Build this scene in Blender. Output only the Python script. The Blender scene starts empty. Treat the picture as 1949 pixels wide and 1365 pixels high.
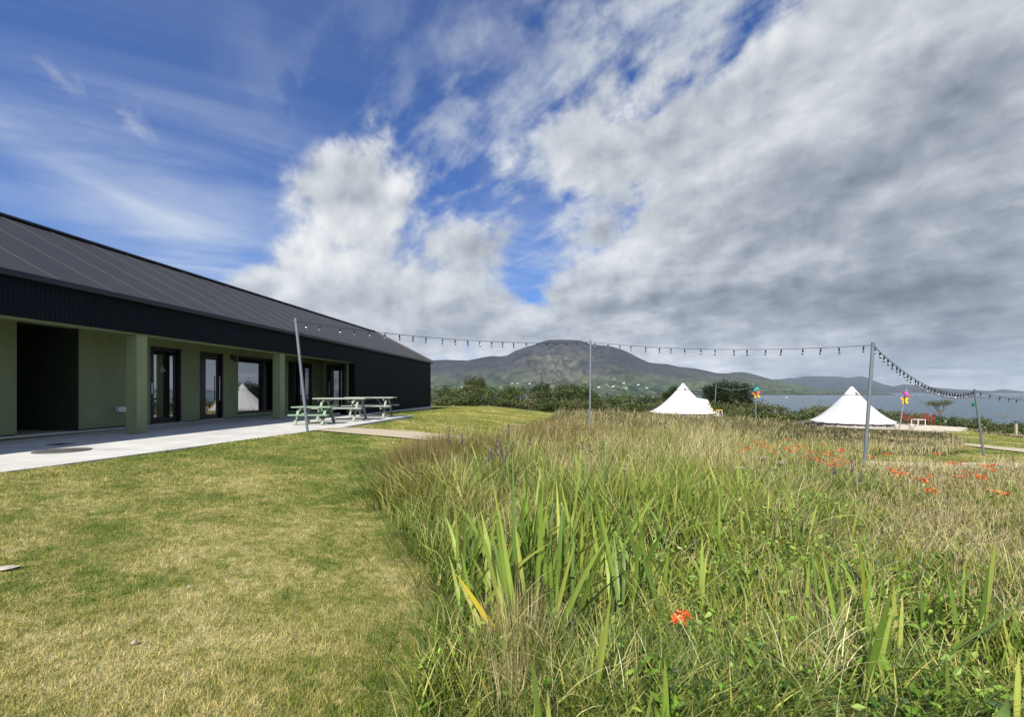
import bpy, math, random
import numpy as np
from mathutils import Vector

# ------------------------------------------------------------------ camera, sky, sun, exposure
SC = bpy.context.scene
COL = SC.collection
F, CX, HY = 850.0, 974.5, 745.0            # focal length, centre column and eye-level row of the photograph, in its pixels

cam = bpy.data.cameras.new("camera")
cam.sensor_width = 36.0
cam.lens = 36.0 * F / 1949.0
cam.shift_y = (HY - 682.5) / 1949.0
cam.clip_start, cam.clip_end = 0.05, 30000.0
camo = bpy.data.objects.new("camera", cam)
camo.location = (0, 0, 0)
camo.rotation_euler = (math.radians(90), 0, 0)
COL.objects.link(camo)
SC.camera = camo

SC.view_settings.view_transform = 'Standard'
SC.view_settings.look = 'None'
SC.view_settings.exposure = 0.70
SC.view_settings.gamma = 1.0
SC.cycles.max_bounces = 5
SC.cycles.diffuse_bounces = 3
SC.cycles.glossy_bounces = 3
SC.cycles.transmission_bounces = 3
SC.cycles.caustics_reflective = False
SC.cycles.caustics_refractive = False

SUN_EL = math.radians(44)
SUN_AZ = math.radians(-157)                # measured from +Y towards +X: behind the camera, to its left
sd = Vector((math.sin(SUN_AZ) * math.cos(SUN_EL), math.cos(SUN_AZ) * math.cos(SUN_EL), math.sin(SUN_EL)))
sun = bpy.data.lights.new("sun", 'SUN')
sun.energy = 5.0
sun.angle = math.radians(0.5)
sun.color = (1.0, 0.95, 0.87)
suno = bpy.data.objects.new("sun", sun)
suno.rotation_euler = sd.to_track_quat('Z', 'Y').to_euler()
suno.location = sd * 60
COL.objects.link(suno)

W = bpy.data.worlds.new("World")
SC.world = W
W.use_nodes = True
W.cycles.sampling_method = 'NONE'
WT = W.node_tree
WT.nodes.clear()


class X:
    """a scalar socket with arithmetic"""
    def __init__(self, s, nt):
        self.s, self.nt = s, nt

    def _m(self, op, *o, clamp=False):
        n = self.nt.nodes.new('ShaderNodeMath')
        n.operation = op
        n.use_clamp = clamp
        for i, q in enumerate((self,) + o):
            if isinstance(q, X):
                self.nt.links.new(q.s, n.inputs[i])
            else:
                n.inputs[i].default_value = q
        return X(n.outputs[0], self.nt)

    def __add__(s, o): return s._m('ADD', o)
    def __radd__(s, o): return s._m('ADD', o)
    def __sub__(s, o): return s._m('SUBTRACT', o)
    def __rsub__(s, o): return (s * -1.0) + o
    def __mul__(s, o): return s._m('MULTIPLY', o)
    def __rmul__(s, o): return s._m('MULTIPLY', o)
    def __truediv__(s, o): return s._m('DIVIDE', o)
    def max(s, o): return s._m('MAXIMUM', o)
    def min(s, o): return s._m('MINIMUM', o)
    def exp(s): return s._m('EXPONENT')
    def clamp(s): return s._m('ADD', 0.0, clamp=True)

    def smooth(s, a, b):
        n = s.nt.nodes.new('ShaderNodeMapRange')
        n.interpolation_type = 'SMOOTHSTEP'
        n.clamp = True
        s.nt.links.new(s.s, n.inputs['Value'])
        n.inputs['From Min'].default_value = a
        n.inputs['From Max'].default_value = b
        return X(n.outputs[0], s.nt)

    def lin(s, a, b, c=0.0, d=1.0):
        n = s.nt.nodes.new('ShaderNodeMapRange')
        n.clamp = True
        s.nt.links.new(s.s, n.inputs['Value'])
        for k, v in zip(('From Min', 'From Max', 'To Min', 'To Max'), (a, b, c, d)):
            n.inputs[k].default_value = v
        return X(n.outputs[0], s.nt)


def comb(nt, *v):
    n = nt.nodes.new('ShaderNodeCombineXYZ')
    for i, q in enumerate(v):
        if isinstance(q, X):
            nt.links.new(q.s, n.inputs[i])
        else:
            n.inputs[i].default_value = q
    return n.outputs[0]


def noise(nt, vec, scale, detail=6.0, rough=0.55, dist=0.0, lac=2.0):
    n = nt.nodes.new('ShaderNodeTexNoise')
    n.inputs['Scale'].default_value = scale
    n.inputs['Detail'].default_value = detail
    n.inputs['Roughness'].default_value = rough
    n.inputs['Lacunarity'].default_value = lac
    n.inputs['Distortion'].default_value = dist
    if vec is not None:
        nt.links.new(vec, n.inputs['Vector'])
    return X(n.outputs[0], nt)


def mixc(nt, fac, a, b, mode='MIX'):
    n = nt.nodes.new('ShaderNodeMix')
    n.data_type = 'RGBA'
    n.blend_type = mode
    for sock, q in ((n.inputs[0], fac), (n.inputs[6], a), (n.inputs[7], b)):
        if isinstance(q, X):
            nt.links.new(q.s, sock)
        elif isinstance(q, bpy.types.NodeSocket):
            nt.links.new(q, sock)
        elif isinstance(q, (int, float)):
            sock.default_value = q
        else:
            sock.default_value = (q[0], q[1], q[2], 1.0)
    return n.outputs[2]


def ramp(nt, fac, stops, interp='LINEAR'):
    n = nt.nodes.new('ShaderNodeValToRGB')
    cr = n.color_ramp
    cr.interpolation = interp
    while len(cr.elements) < len(stops):
        cr.elements.new(0.5)
    for e, (p, c) in zip(cr.elements, stops):
        e.position = p
        e.color = (c[0], c[1], c[2], 1.0)
    nt.links.new(fac.s if isinstance(fac, X) else fac, n.inputs[0])
    return n.outputs[0]


def lin1(c):
    c = c / 255.0
    return c / 12.92 if c <= 0.04045 else ((c + 0.055) / 1.055) ** 2.4


def S(r, g, b, k=1.0):
    """an sRGB triple as linear values, times k"""
    return (lin1(r) * k, lin1(g) * k, lin1(b) * k)


def sky_world():
    nt = WT
    K = 6.15                                    # sky radiances below are as displayed; the exposure is taken out here
    out = nt.nodes.new('ShaderNodeOutputWorld')
    bg = nt.nodes.new('ShaderNodeBackground')
    bg.inputs['Strength'].default_value = 0.1
    nt.links.new(bg.outputs[0], out.inputs[0])
    sky = nt.nodes.new('ShaderNodeTexSky')
    sky.sky_type = 'NISHITA'
    sky.sun_disc = False
    sky.sun_elevation = SUN_EL
    sky.sun_rotation = SUN_AZ
    sky.altitude = 0
    sky.air_density = 1.0
    sky.dust_density = 0.4
    sky.ozone_density = 2.5
    tc = nt.nodes.new('ShaderNodeTexCoord')
    sp = nt.nodes.new('ShaderNodeSeparateXYZ')
    nt.links.new(tc.outputs['Generated'], sp.inputs[0])
    x, y, z = (X(sp.outputs[i], nt) for i in range(3))
    D = tc.outputs['Generated']
    az = x._m('ARCTAN2', y)
    el = z._m('ARCSINE')

    def ang(px, py):
        a = math.atan((px - CX) / F)
        return a, math.atan((HY - py) / F * math.cos(a))

    def blob(px, py, rx, ry, rot=0.0):
        """soft elliptical region of the sky; centre and radii in degrees-like units from the view of the bay"""
        a0, e0 = ang(px, py)
        k = math.cos(a0)
        da, de = (az - a0) * (1.0 / (rx / F * k * k)), (el - e0) * (1.0 / (ry / F * k))
        if rot:
            c, s = math.cos(rot), math.sin(rot)
            c2, s2 = c, s
            A = (az - a0) * (F / (k * k))
            E = (el - e0) * (F / k)
            da = (A * c + E * s) * (1.0 / rx)
            de = (E * c - A * s) * (1.0 / ry)
        return ((da * da + de * de) * -1.0).exp()

    # a flat cloud sheet overhead: its plan coordinates
    inv = (z.max(0.0) + 0.075)
    pu, pv = x / inv, y / inv
    a = pu * 0.56 + pv * -0.83                  # along the wind
    b = pu * 0.83 + pv * 0.56                   # across it
    sheet = comb(nt, a * 0.42, b * 1.0, 3.1)
    wv = nt.nodes.new('ShaderNodeTexNoise')     # domain warp, as a vector
    wv.inputs['Scale'].default_value = 4.0
    wv.inputs['Detail'].default_value = 3.0
    nt.links.new(D, wv.inputs['Vector'])
    vm = nt.nodes.new('ShaderNodeVectorMath')
    vm.operation = 'MULTIPLY_ADD'
    nt.links.new(wv.outputs['Color'], vm.inputs[0])
    vm.inputs[1].default_value = (0.10, 0.10, 0.10)
    nt.links.new(D, vm.inputs[2])
    DW = vm.outputs[0]
    vo = nt.nodes.new('ShaderNodeVectorMath')
    vo.operation = 'ADD'
    nt.links.new(DW, vo.inputs[0])
    vo.inputs[1].default_value = (-0.020, -0.01, 0.028)
    n_sheet = noise(nt, sheet, 2.0, 9, 0.58, 0.25)
    n_big = noise(nt, comb(nt, pu * 0.6, pv * 0.9, 7.7), 1.6, 5, 0.5, 0.1)
    n_puff = noise(nt, DW, 7.0, 8, 0.56)
    n_puff2 = noise(nt, vo.outputs[0], 7.0, 6, 0.56)
    fine = noise(nt, DW, 22.0, 6, 0.6)

    n_lo = noise(nt, DW, 3.2, 4, 0.5)
    n_lo2 = noise(nt, vo.outputs[0], 3.2, 4, 0.5)
    inv2 = z.max(0.0) + 0.24
    qu, qv = x / inv2, y / inv2
    n_deck = noise(nt, comb(nt, qu * 0.93 + qv * -0.10, qu * 0.30 + qv * 0.86, 5.3), 5.5, 9, 0.58, 0.2)
    n_roll = noise(nt, comb(nt, (qu * 0.56 + qv * -0.83) * 0.55, qu * 0.83 + qv * 0.56, 2.2), 3.6, 5, 0.5, 0.3)

    # cumulus on the left, broken streets overhead, a closed deck on the right
    cum = (blob(690, 400, 240, 170) + blob(640, 560, 230, 110)).clamp()
    cov = blob(685, 345, 110, 58) * 0.62 + blob(630, 430, 95, 60) * 0.45 + blob(770, 450, 170, 110) * 0.52
    cov = cov + blob(705, 240, 45, 50, 0.3) * 0.24 + blob(560, 470, 60, 45) * 0.2 + blob(900, 480, 80, 45) * 0.30 + blob(770, 300, 60, 30, -0.6) * 0.2
    cov = cov + blob(660, 570, 210, 75) * 0.72 + blob(530, 570, 120, 60) * 0.6 + blob(900, 600, 330, 60) * 0.5
    deck = blob(1740, 260, 440, 420) * 0.85 + blob(1290, 490, 280, 190) * 0.70 + blob(1250, 690, 900, 85) * 0.75 + blob(560, 660, 160, 60) * 0.45 + blob(1750, 560, 420, 260) * 0.6
    street = blob(1200, 170, 290, 230, -0.5) * 0.40 + blob(1090, 290, 170, 70) * 0.22 + blob(960, 110, 40, 60, -0.9) * 0.12 + blob(1430, 130, 200, 200) * 0.1
    cov = cov + deck + street
    cov = cov - blob(900, 320, 50, 80, 0.75) * 0.22 - blob(1265, 200, 140, 20, 0.75) * 0.26 - blob(1390, 95, 120, 18, 0.75) * 0.26
    cov = cov - blob(1010, 500, 34, 75, 0.1) * 0.22 - blob(1000, 60, 60, 90) * 0.16 - blob(1030, 575, 55, 16, -0.5) * 0.4
    cov = cov - blob(1000, 390, 130, 26) * 0.22 - blob(1180, 300, 200, 18, 0.5) * 0.16 - blob(1130, 10, 60, 40) * 0.2
    cov = cov - blob(300, 470, 210, 110) * 0.3
    # the sky outside the view: scattered cloud as well
    behind = y.smooth(0.25, -0.35)
    cov = cov + behind * 0.42
    upper = el.smooth(0.10, 0.5)
    tex = (n_deck * 0.6 + n_puff * 0.4) * (1.0 - cum) + n_puff * cum
    dens = cov + (n_sheet - 0.5) * (upper * 1.35 + 0.25) + (tex - 0.5) * 1.45 + (n_lo - 0.5) * 0.35 + (n_roll - 0.5) * upper * 0.9 + (fine - 0.5) * 0.50 - 0.40
    alpha = dens.smooth(-0.16, 0.32)
    thick = dens.smooth(0.12, 1.0)

    # light and dark of the cloud: sunlit heads, thicker parts of the deck darker from below
    relief = ((n_puff - n_puff2) * 1.1 + (n_lo - n_lo2) * 1.7) * (cum * 0.3 + 0.7)
    lum = 0.775 + relief - thick * 0.17 - (n_deck - 0.5) * (1.0 - cum) * 0.52 - (n_roll - 0.5) * (1.0 - cum) * 0.30 + (n_sheet - 0.5) * 0.25 + (fine - 0.5) * 0.22
    lum = lum + blob(680, 330, 160, 120) * 0.06 + blob(600, 430, 130, 90) * 0.10 + blob(560, 540, 160, 60) * 0.14
    lum = lum + blob(1540, 250, 90, 50) * 0.10 + blob(1250, 470, 120, 40) * 0.08
    lum = lum - blob(1560, 410, 380, 90) * 0.14 - blob(1450, 565, 330, 30) * 0.28 - blob(1800, 620, 330, 100) * 0.20 - blob(1800, 200, 300, 160) * 0.08
    lum = lum - blob(1130, 560, 160, 35) * 0.12 - blob(800, 480, 130, 35) * 0.12 - blob(700, 380, 130, 18) * 0.12 - blob(800, 590, 200, 25) * 0.08 - blob(1000, 640, 400, 16) * 0.12
    lum = lum + blob(1250, 695, 330, 20) * 0.14 + blob(930, 690, 200, 22) * 0.08
    lum = lum + behind * 0.10
    ccol = ramp(nt, lum, [(0.0, S(88, 98, 113)), (0.25, S(120, 129, 143)), (0.5, S(162, 170, 181)),
                          (0.75, S(204, 209, 215)), (1.0, S(240, 242, 244))])
    ck = nt.nodes.new('ShaderNodeVectorMath')
    ck.operation = 'SCALE'
    ck.inputs['Scale'].default_value = K
    nt.links.new(ccol, ck.inputs[0])

    lit = nt.nodes.new('ShaderNodeVectorMath')    # unseen clouds behind the view, round the sun, brightened to fill porch shade
    lit.operation = 'SCALE'
    nt.links.new(ck.outputs[0], lit.inputs[0])
    nt.links.new((behind * 0.9 + 1.0).s, lit.inputs['Scale'])
    # clear air: the physical sky, a little deeper, whitening to the horizon
    blue = mixc(nt, 1.0, sky.outputs[0], (0.14, 0.39, 0.80), 'MULTIPLY')
    # high thin cirrus
    cb = pu * 0.84 + pv * 0.55
    cc = pu * -0.55 + pv * 0.84
    ci = noise(nt, comb(nt, cb * 0.45, cc * 1.3, 0.4), 1.5, 7, 0.55, 0.6)
    cim = blob(170, 330, 480, 130, -0.25) * 0.36 + blob(380, 230, 300, 200) * 0.38 + blob(640, 130, 300, 200) * 0.16 + blob(80, 300, 360, 34, -0.24) * 0.22
    cim = cim + blob(330, 480, 330, 80) * 0.36 + blob(60, 60, 300, 100) * 0.12 + blob(1000, 500, 130, 120) * 0.55 + behind * 0.2
    cirrus = (cim * (ci.smooth(0.30, 0.80) * 1.0 + 0.13)).clamp()
    low = el.smooth(0.45, 0.0) * 0.45
    col = mixc(nt, low, blue, tuple(K * c for c in S(112, 160, 222)))
    col = mixc(nt, cirrus, col, tuple(K * c for c in S(206, 218, 234)))
    wis = (blob(930, 250, 150, 260, -0.35) * 0.9 + blob(1010, 470, 120, 150) * 1.4 + blob(640, 300, 170, 170) * 0.5 + blob(860, 360, 130, 80) * 0.6).clamp()
    wn = noise(nt, comb(nt, a * 0.9, b * 2.2, 1.7), 2.4, 8, 0.6, 0.3)
    wmix = wn * 0.6 + n_puff * 0.4
    wisp = (wis * wmix.smooth(0.46, 0.66)).clamp() * 0.8
    over = (blob(1290, 130, 290, 220, -0.35) * 1.5).clamp()      # broken streets overhead
    sn = wn * 0.34 + n_deck * 0.38 + fine * 0.13 + n_puff * 0.15
    broken = over * sn.smooth(0.41, 0.56) * 0.95
    gcol = mixc(nt, (sn.smooth(0.46, 0.64) * 0.8 + (n_puff - n_puff2) * 1.5).clamp(), S(178, 188, 204), S(222, 226, 232))
    gk = nt.nodes.new('ShaderNodeVectorMath')
    gk.operation = 'SCALE'
    gk.inputs['Scale'].default_value = K
    nt.links.new(gcol, gk.inputs[0])
    col = mixc(nt, broken, col, gk.outputs[0])
    col = mixc(nt, wisp, col, tuple(K * c for c in S(196, 206, 220)))
    col = mixc(nt, alpha, col, lit.outputs[0])
    nt.links.new(col, bg.inputs[0])


sky_world()


# ------------------------------------------------------------------ helpers
rng = np.random.default_rng(7)
R0 = random.Random(11)


def ray(px, py):
    return Vector(((px - CX) / F, 1.0, (HY - py) / F))


def at(px, py, Y):
    return ray(px, py) * Y


def gh(x, y):
    """height of the ground (eye level is 0); falls gently from the building towards the bay"""
    x = np.asarray(x, float)
    y = np.asarray(y, float)
    s = x - (-4.6 + 0.1 * (y - 10.0))
    h = -0.945 - 0.10 * np.clip(s, 0, 5.2) - 0.036 * np.clip(s - 5.2, 0, 40) - 0.012 * np.clip(y - 10, 0, 50)
    h = h - 0.004 * np.clip(-s, 0, 60)
    far = np.clip((np.hypot(x, y) - 62) / 150.0, 0, 1.6)
    h = h - 24.0 * (far * far * (3 - 2 * np.clip(far, 0, 1)) / 1.0).clip(0, 2.0)
    return h


def gz(x, y):
    return float(gh(x, y))


def on_ground(px, py):
    d = ray(px, py)
    lo, hi = 0.5, 0.5
    while hi < 400 and d.z * hi > gz(d.x * hi, hi):
        lo, hi = hi, hi * 1.05
    for _ in range(40):
        m = (lo + hi) / 2
        if d.z * m > gz(d.x * m, m):
            lo = m
        else:
            hi = m
    return Vector((d.x * hi, hi, gz(d.x * hi, hi)))


def mat(name, color, rough=0.6, metal=0.0, var=0.0, vscale=8.0, bump=0.0, bscale=60.0, spec=0.5, hue=None, stretch=None):
    """principled material with procedural colour variation and bump"""
    m = bpy.data.materials.new(name)
    m.use_nodes = True
    nt = m.node_tree
    p = nt.nodes['Principled BSDF']
    p.inputs['Roughness'].default_value = rough
    p.inputs['Metallic'].default_value = metal
    p.inputs['Specular IOR Level'].default_value = spec
    p.inputs['Base Color'].default_value = (*color, 1)
    tc = nt.nodes.new('ShaderNodeTexCoord')
    vec = tc.outputs['Object']
    if stretch:
        mp = nt.nodes.new('ShaderNodeMapping')
        mp.inputs['Scale'].default_value = stretch
        nt.links.new(vec, mp.inputs[0])
        vec = mp.outputs[0]
    if var:
        n = noise(nt, vec, vscale, 6, 0.6)
        lo = tuple(c * (1 - var) for c in color)
        hi = tuple(min(1, c * (1 + var)) for c in (hue or color))
        nt.links.new(ramp(nt, n, [(0.3, lo), (0.7, hi)]), p.inputs['Base Color'])
        n2 = noise(nt, vec, vscale * 2.3, 4, 0.6)
        nt.links.new((n2 * 0.25 + (rough - 0.125)).s, p.inputs['Roughness'])
    if bump:
        b = nt.nodes.new('ShaderNodeBump')
        b.inputs['Strength'].default_value = bump
        b.inputs['Distance'].default_value = 0.01
        nt.links.new(noise(nt, vec, bscale, 5, 0.6).s, b.inputs['Height'])
        nt.links.new(b.outputs[0], p.inputs['Normal'])
    return m


class MB:
    """collects simple shapes into one mesh"""
    def __init__(s):
        s.v, s.f = [], []

    def add(s, v, f):
        o = len(s.v)
        s.v += [tuple(p) for p in v]
        s.f += [tuple(i + o for i in q) for q in f]

    def box(s, x0, x1, y0, y1, z0, z1):
        s.add([(x, y, z) for x in (x0, x1) for y in (y0, y1) for z in (z0, z1)],
              [(0, 1, 3, 2), (4, 6, 7, 5), (0, 4, 5, 1), (2, 3, 7, 6), (0, 2, 6, 4), (1, 5, 7, 3)])

    def bar(s, p, q, w, h=None, up=(0, 0, 1)):
        """rectangular bar from p to q"""
        h = w if h is None else h
        p, q = Vector(p), Vector(q)
        d = (q - p).normalized()
        u = Vector(up)
        if abs(d.dot(u)) > 0.98:
            u = Vector((1, 0, 0))
        a = d.cross(u).normalized()
        b = a.cross(d)
        vs = []
        for o in (p, q):
            for i, j in ((-1, -1), (1, -1), (1, 1), (-1, 1)):
                vs.append(o + a * (i * w / 2) + b * (j * h / 2))
        s.add(vs, [(3, 2, 1, 0), (4, 5, 6, 7), (0, 1, 5, 4), (1, 2, 6, 5), (2, 3, 7, 6), (3, 0, 4, 7)])

    def tube(s, pts, r, n=8, cap=True):
        pts = [Vector(p) for p in pts]
        rs = r if isinstance(r, (list, tuple)) else [r] * len(pts)
        o = len(s.v)
        a = None
        for i, p in enumerate(pts):
            d = (pts[min(i + 1, len(pts) - 1)] - pts[max(i - 1, 0)]).normalized()
            if a is None:
                a = d.cross(Vector((0, 0, 1)) if abs(d.z) < 0.9 else Vector((1, 0, 0))).normalized()
            else:
                a = (a - d * a.dot(d)).normalized()
            b = d.cross(a)
            for k in range(n):
                t = 2 * math.pi * k / n
                s.v.append(tuple(p + (a * math.cos(t) + b * math.sin(t)) * rs[i]))
        for i in range(len(pts) - 1):
            for k in range(n):
                k2 = (k + 1) % n
                s.f.append((o + i * n + k, o + i * n + k2, o + (i + 1) * n + k2, o + (i + 1) * n + k))
        if cap:
            s.f.append(tuple(o + k for k in reversed(range(n))))
            s.f.append(tuple(o + (len(pts) - 1) * n + k for k in range(n)))

    def lathe(s, prof, n=16, c=(0, 0, 0), a0=0.0):
        o = len(s.v)
        for r, z in prof:
            for k in range(n):
                t = a0 + 2 * math.pi * k / n
                s.v.append((c[0] + r * math.cos(t), c[1] + r * math.sin(t), c[2] + z))
        for i in range(len(prof) - 1):
            for k in range(n):
                k2 = (k + 1) % n
                s.f.append((o + i * n + k, o + i * n + k2, o + (i + 1) * n + k2, o + (i + 1) * n + k))

    def prism(s, poly, z0, z1):
        n = len(poly)
        s.add([(p[0], p[1], z0) for p in poly] + [(p[0], p[1], z1) for p in poly],
              [tuple(reversed(range(n))), tuple(range(n, 2 * n))] +
              [(i, (i + 1) % n, n + (i + 1) % n, n + i) for i in range(n)])

    def build(s, name, m=None, parent=None, smooth=False, bevel=0.0):
        me = bpy.data.meshes.new(name)
        me.from_pydata(s.v, [], s.f)
        me.validate()
        if m:
            me.materials.append(m)
        if smooth:
            me.polygons.foreach_set('use_smooth', [True] * len(me.polygons))
        o = bpy.data.objects.new(name, me)
        COL.objects.link(o)
        if parent:
            o.parent = parent
        if bevel:
            b = o.modifiers.new('bevel', 'BEVEL')
            b.width = bevel
            b.segments = 2
            b.limit_method = 'ANGLE'
        return o


def tag(o, label=None, cat=None, group=None, kind=None):
    for k, v in (('label', label), ('category', cat), ('group', group), ('kind', kind)):
        if v:
            o[k] = v
    return o


def thing(name, label, cat, loc=(0, 0, 0), rz=0.0, group=None):
    o = bpy.data.objects.new(name, None)
    o.empty_display_size = 0.2
    COL.objects.link(o)
    o.location = loc
    o.rotation_euler = (0, 0, rz)
    return tag(o, label, cat, group)


def copy_tree(o, parent=None):
    c = o.copy()
    COL.objects.link(c)
    if parent:
        c.parent = parent
    for ch in list(o.children):
        copy_tree(ch, c)
    return c


def sheet(name, pts_a, pts_b, lift, m, n=12, sub=6):
    """a strip of surfacing laid on the ground between two lines of plan points"""
    def resample(p, k):
        p = np.array([(q[0], q[1]) for q in p])
        d = np.r_[0, np.cumsum(np.hypot(*np.diff(p, axis=0).T))]
        t = np.linspace(0, d[-1], k)
        return np.c_[np.interp(t, d, p[:, 0]), np.interp(t, d, p[:, 1])]
    A, B = resample(pts_a, n), resample(pts_b, n)
    mb = MB()
    for i in range(n):
        for j in range(sub + 1):
            q = A[i] * (1 - j / sub) + B[i] * (j / sub)
            mb.v.append((q[0], q[1], gz(q[0], q[1]) + lift))
    for i in range(n - 1):
        for j in range(sub):
            k = i * (sub + 1) + j
            mb.f.append((k, k + 1, k + sub + 2, k + sub + 1))
    o = mb.build(name, m)
    me = o.data
    if me.polygons[0].normal.z < 0:
        me.flip_normals()
    return tag(o, kind='structure')


def vnoise(x, y, seed=0):
    """2-D value noise, 0..1, for placing plants"""
    xi, yi = np.floor(x).astype(np.int64), np.floor(y).astype(np.int64)
    fx, fy = x - xi, y - yi
    fx, fy = fx * fx * (3 - 2 * fx), fy * fy * (3 - 2 * fy)

    def h(a, b):
        n = (a * 374761393 + b * 668265263 + seed * 974711) & 0xFFFFFFFF
        n = ((n ^ (n >> 13)) * 1274126177) & 0xFFFFFFFF
        return ((n ^ (n >> 16)) & 0xFFFF) / 65535.0
    return ((h(xi, yi) * (1 - fx) + h(xi + 1, yi) * fx) * (1 - fy) +
            (h(xi, yi + 1) * (1 - fx) + h(xi + 1, yi + 1) * fx) * fy)


def fbm(x, y, seed=0, oct=4):
    a, t, s = 0.5, 0.0, 0.0
    for i in range(oct):
        t = t + a * vnoise(x * 2 ** i, y * 2 ** i, seed + i)
        s += a
        a *= 0.5
    return t / s


def inpoly(x, y, poly):
    x, y = np.asarray(x), np.asarray(y)
    r = np.zeros(x.shape, bool)
    n = len(poly)
    for i in range(n):
        x0, y0 = poly[i][0], poly[i][1]
        x1, y1 = poly[(i + 1) % n][0], poly[(i + 1) % n][1]
        c = ((y0 > y) != (y1 > y)) & (x < (x1 - x0) * (y - y0) / ((y1 - y0) or 1e-9) + x0)
        r ^= c
    return r


def raw_mesh(name, verts, tris=None, quads=None, m=None, cols=None, smooth=False, parent=None):
    """a big mesh straight from arrays; cols are per-vertex colours"""
    me = bpy.data.meshes.new(name)
    me.vertices.add(len(verts))
    me.vertices.foreach_set('co', np.asarray(verts, np.float32).ravel())
    parts, starts, tot = [], [], 0
    for a, k in ((quads, 4), (tris, 3)):
        if a is not None and len(a):
            a = np.asarray(a, np.int32)
            parts.append(a.ravel())
            starts.append(tot + np.arange(len(a)) * k)
            tot += a.size
    me.loops.add(tot)
    me.loops.foreach_set('vertex_index', np.concatenate(parts))
    st = np.concatenate(starts).astype(np.int32)
    me.polygons.add(len(st))
    me.polygons.foreach_set('loop_start', st)
    if smooth:
        me.polygons.foreach_set('use_smooth', np.ones(len(st), bool))
    me.update(calc_edges=True)
    if cols is not None:
        ca = me.color_attributes.new('tint', 'FLOAT_COLOR', 'POINT')
        c4 = np.ones((len(verts), 4), np.float32)
        c4[:, :3] = cols
        ca.data.foreach_set('color', c4.ravel())
    if m:
        me.materials.append(m)
    o = bpy.data.objects.new(name, me)
    COL.objects.link(o)
    if parent:
        o.parent = parent
    return o


def leaf_mat(name, rough=0.5, trans=0.35, spec=0.35):
    """leaf surface: the plant's own colour from the tint attribute, some light passing through"""
    m = bpy.data.materials.new(name)
    m.use_nodes = True
    nt = m.node_tree
    p = nt.nodes['Principled BSDF']
    out = nt.nodes['Material Output']
    at_ = nt.nodes.new('ShaderNodeAttribute')
    at_.attribute_name = 'tint'
    nt.links.new(at_.outputs['Color'], p.inputs['Base Color'])
    p.inputs['Roughness'].default_value = rough
    p.inputs['Specular IOR Level'].default_value = spec
    if trans > 0:
        t = nt.nodes.new('ShaderNodeBsdfTranslucent')
        tcol = mixc(nt, 1.0, at_.outputs['Color'], (1.15, 1.15, 0.6), 'MULTIPLY')
        nt.links.new(tcol, t.inputs[0])
        mx = nt.nodes.new('ShaderNodeMixShader')
        mx.inputs[0].default_value = trans
        nt.links.new(p.outputs[0], mx.inputs[1])
        nt.links.new(t.outputs[0], mx.inputs[2])
        nt.links.new(mx.outputs[0], out.inputs[0])
    return m


LEAF = leaf_mat('plant leaf', 0.5, 0.28)
BUSHLEAF = leaf_mat('shrub leaf', 0.55, 0.22, 0.3)


def blade_arrays(P, H, Wd, lean, bend, face, nseg=3, z_taper=0.7, base_w=1.0):
    """strips of grass: base points P, height, width, lean azimuth, bend 0..1, facing azimuth -> verts, quads, tris"""
    n = len(P)
    t = np.linspace(0, 1, nseg + 1)
    H, Wd, lean, bend, face = (np.broadcast_to(np.asarray(q, float), (n,)) for q in (H, Wd, lean, bend, face))
    ld = np.c_[np.cos(lean), np.sin(lean)]
    fd = np.c_[np.cos(face), np.sin(face)]
    V = np.zeros((n, 2 * nseg + 1, 3))
    for k in range(nseg + 1):
        tt = t[k]
        off = H * bend * (tt * 0.35 + 0.65 * tt * tt)
        up = H * tt * np.sqrt(np.clip(1 - (bend * (0.35 + 0.5 * tt)) ** 2 * 0.8, 0.05, 1))
        c = P + np.c_[ld * off[:, None], up]
        if k == nseg:
            V[:, 2 * nseg] = c
        else:
            w = Wd * 0.5 * (base_w + (1 - base_w) * min(1, tt * 3)) * (1 - tt ** 1.6 * z_taper)
            V[:, 2 * k] = c - np.c_[fd * w[:, None], np.zeros(n)]
            V[:, 2 * k + 1] = c + np.c_[fd * w[:, None], np.zeros(n)]
    m = 2 * nseg + 1
    b = (np.arange(n) * m)[:, None]
    q = np.concatenate([b + np.array([2 * k, 2 * k + 1, 2 * k + 3, 2 * k + 2]) for k in range(nseg - 1)]) if nseg > 1 else np.zeros((0, 4), int)
    tr = b + np.array([2 * nseg - 2, 2 * nseg - 1, 2 * nseg])
    return V.reshape(-1, 3), q, tr, m


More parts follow.
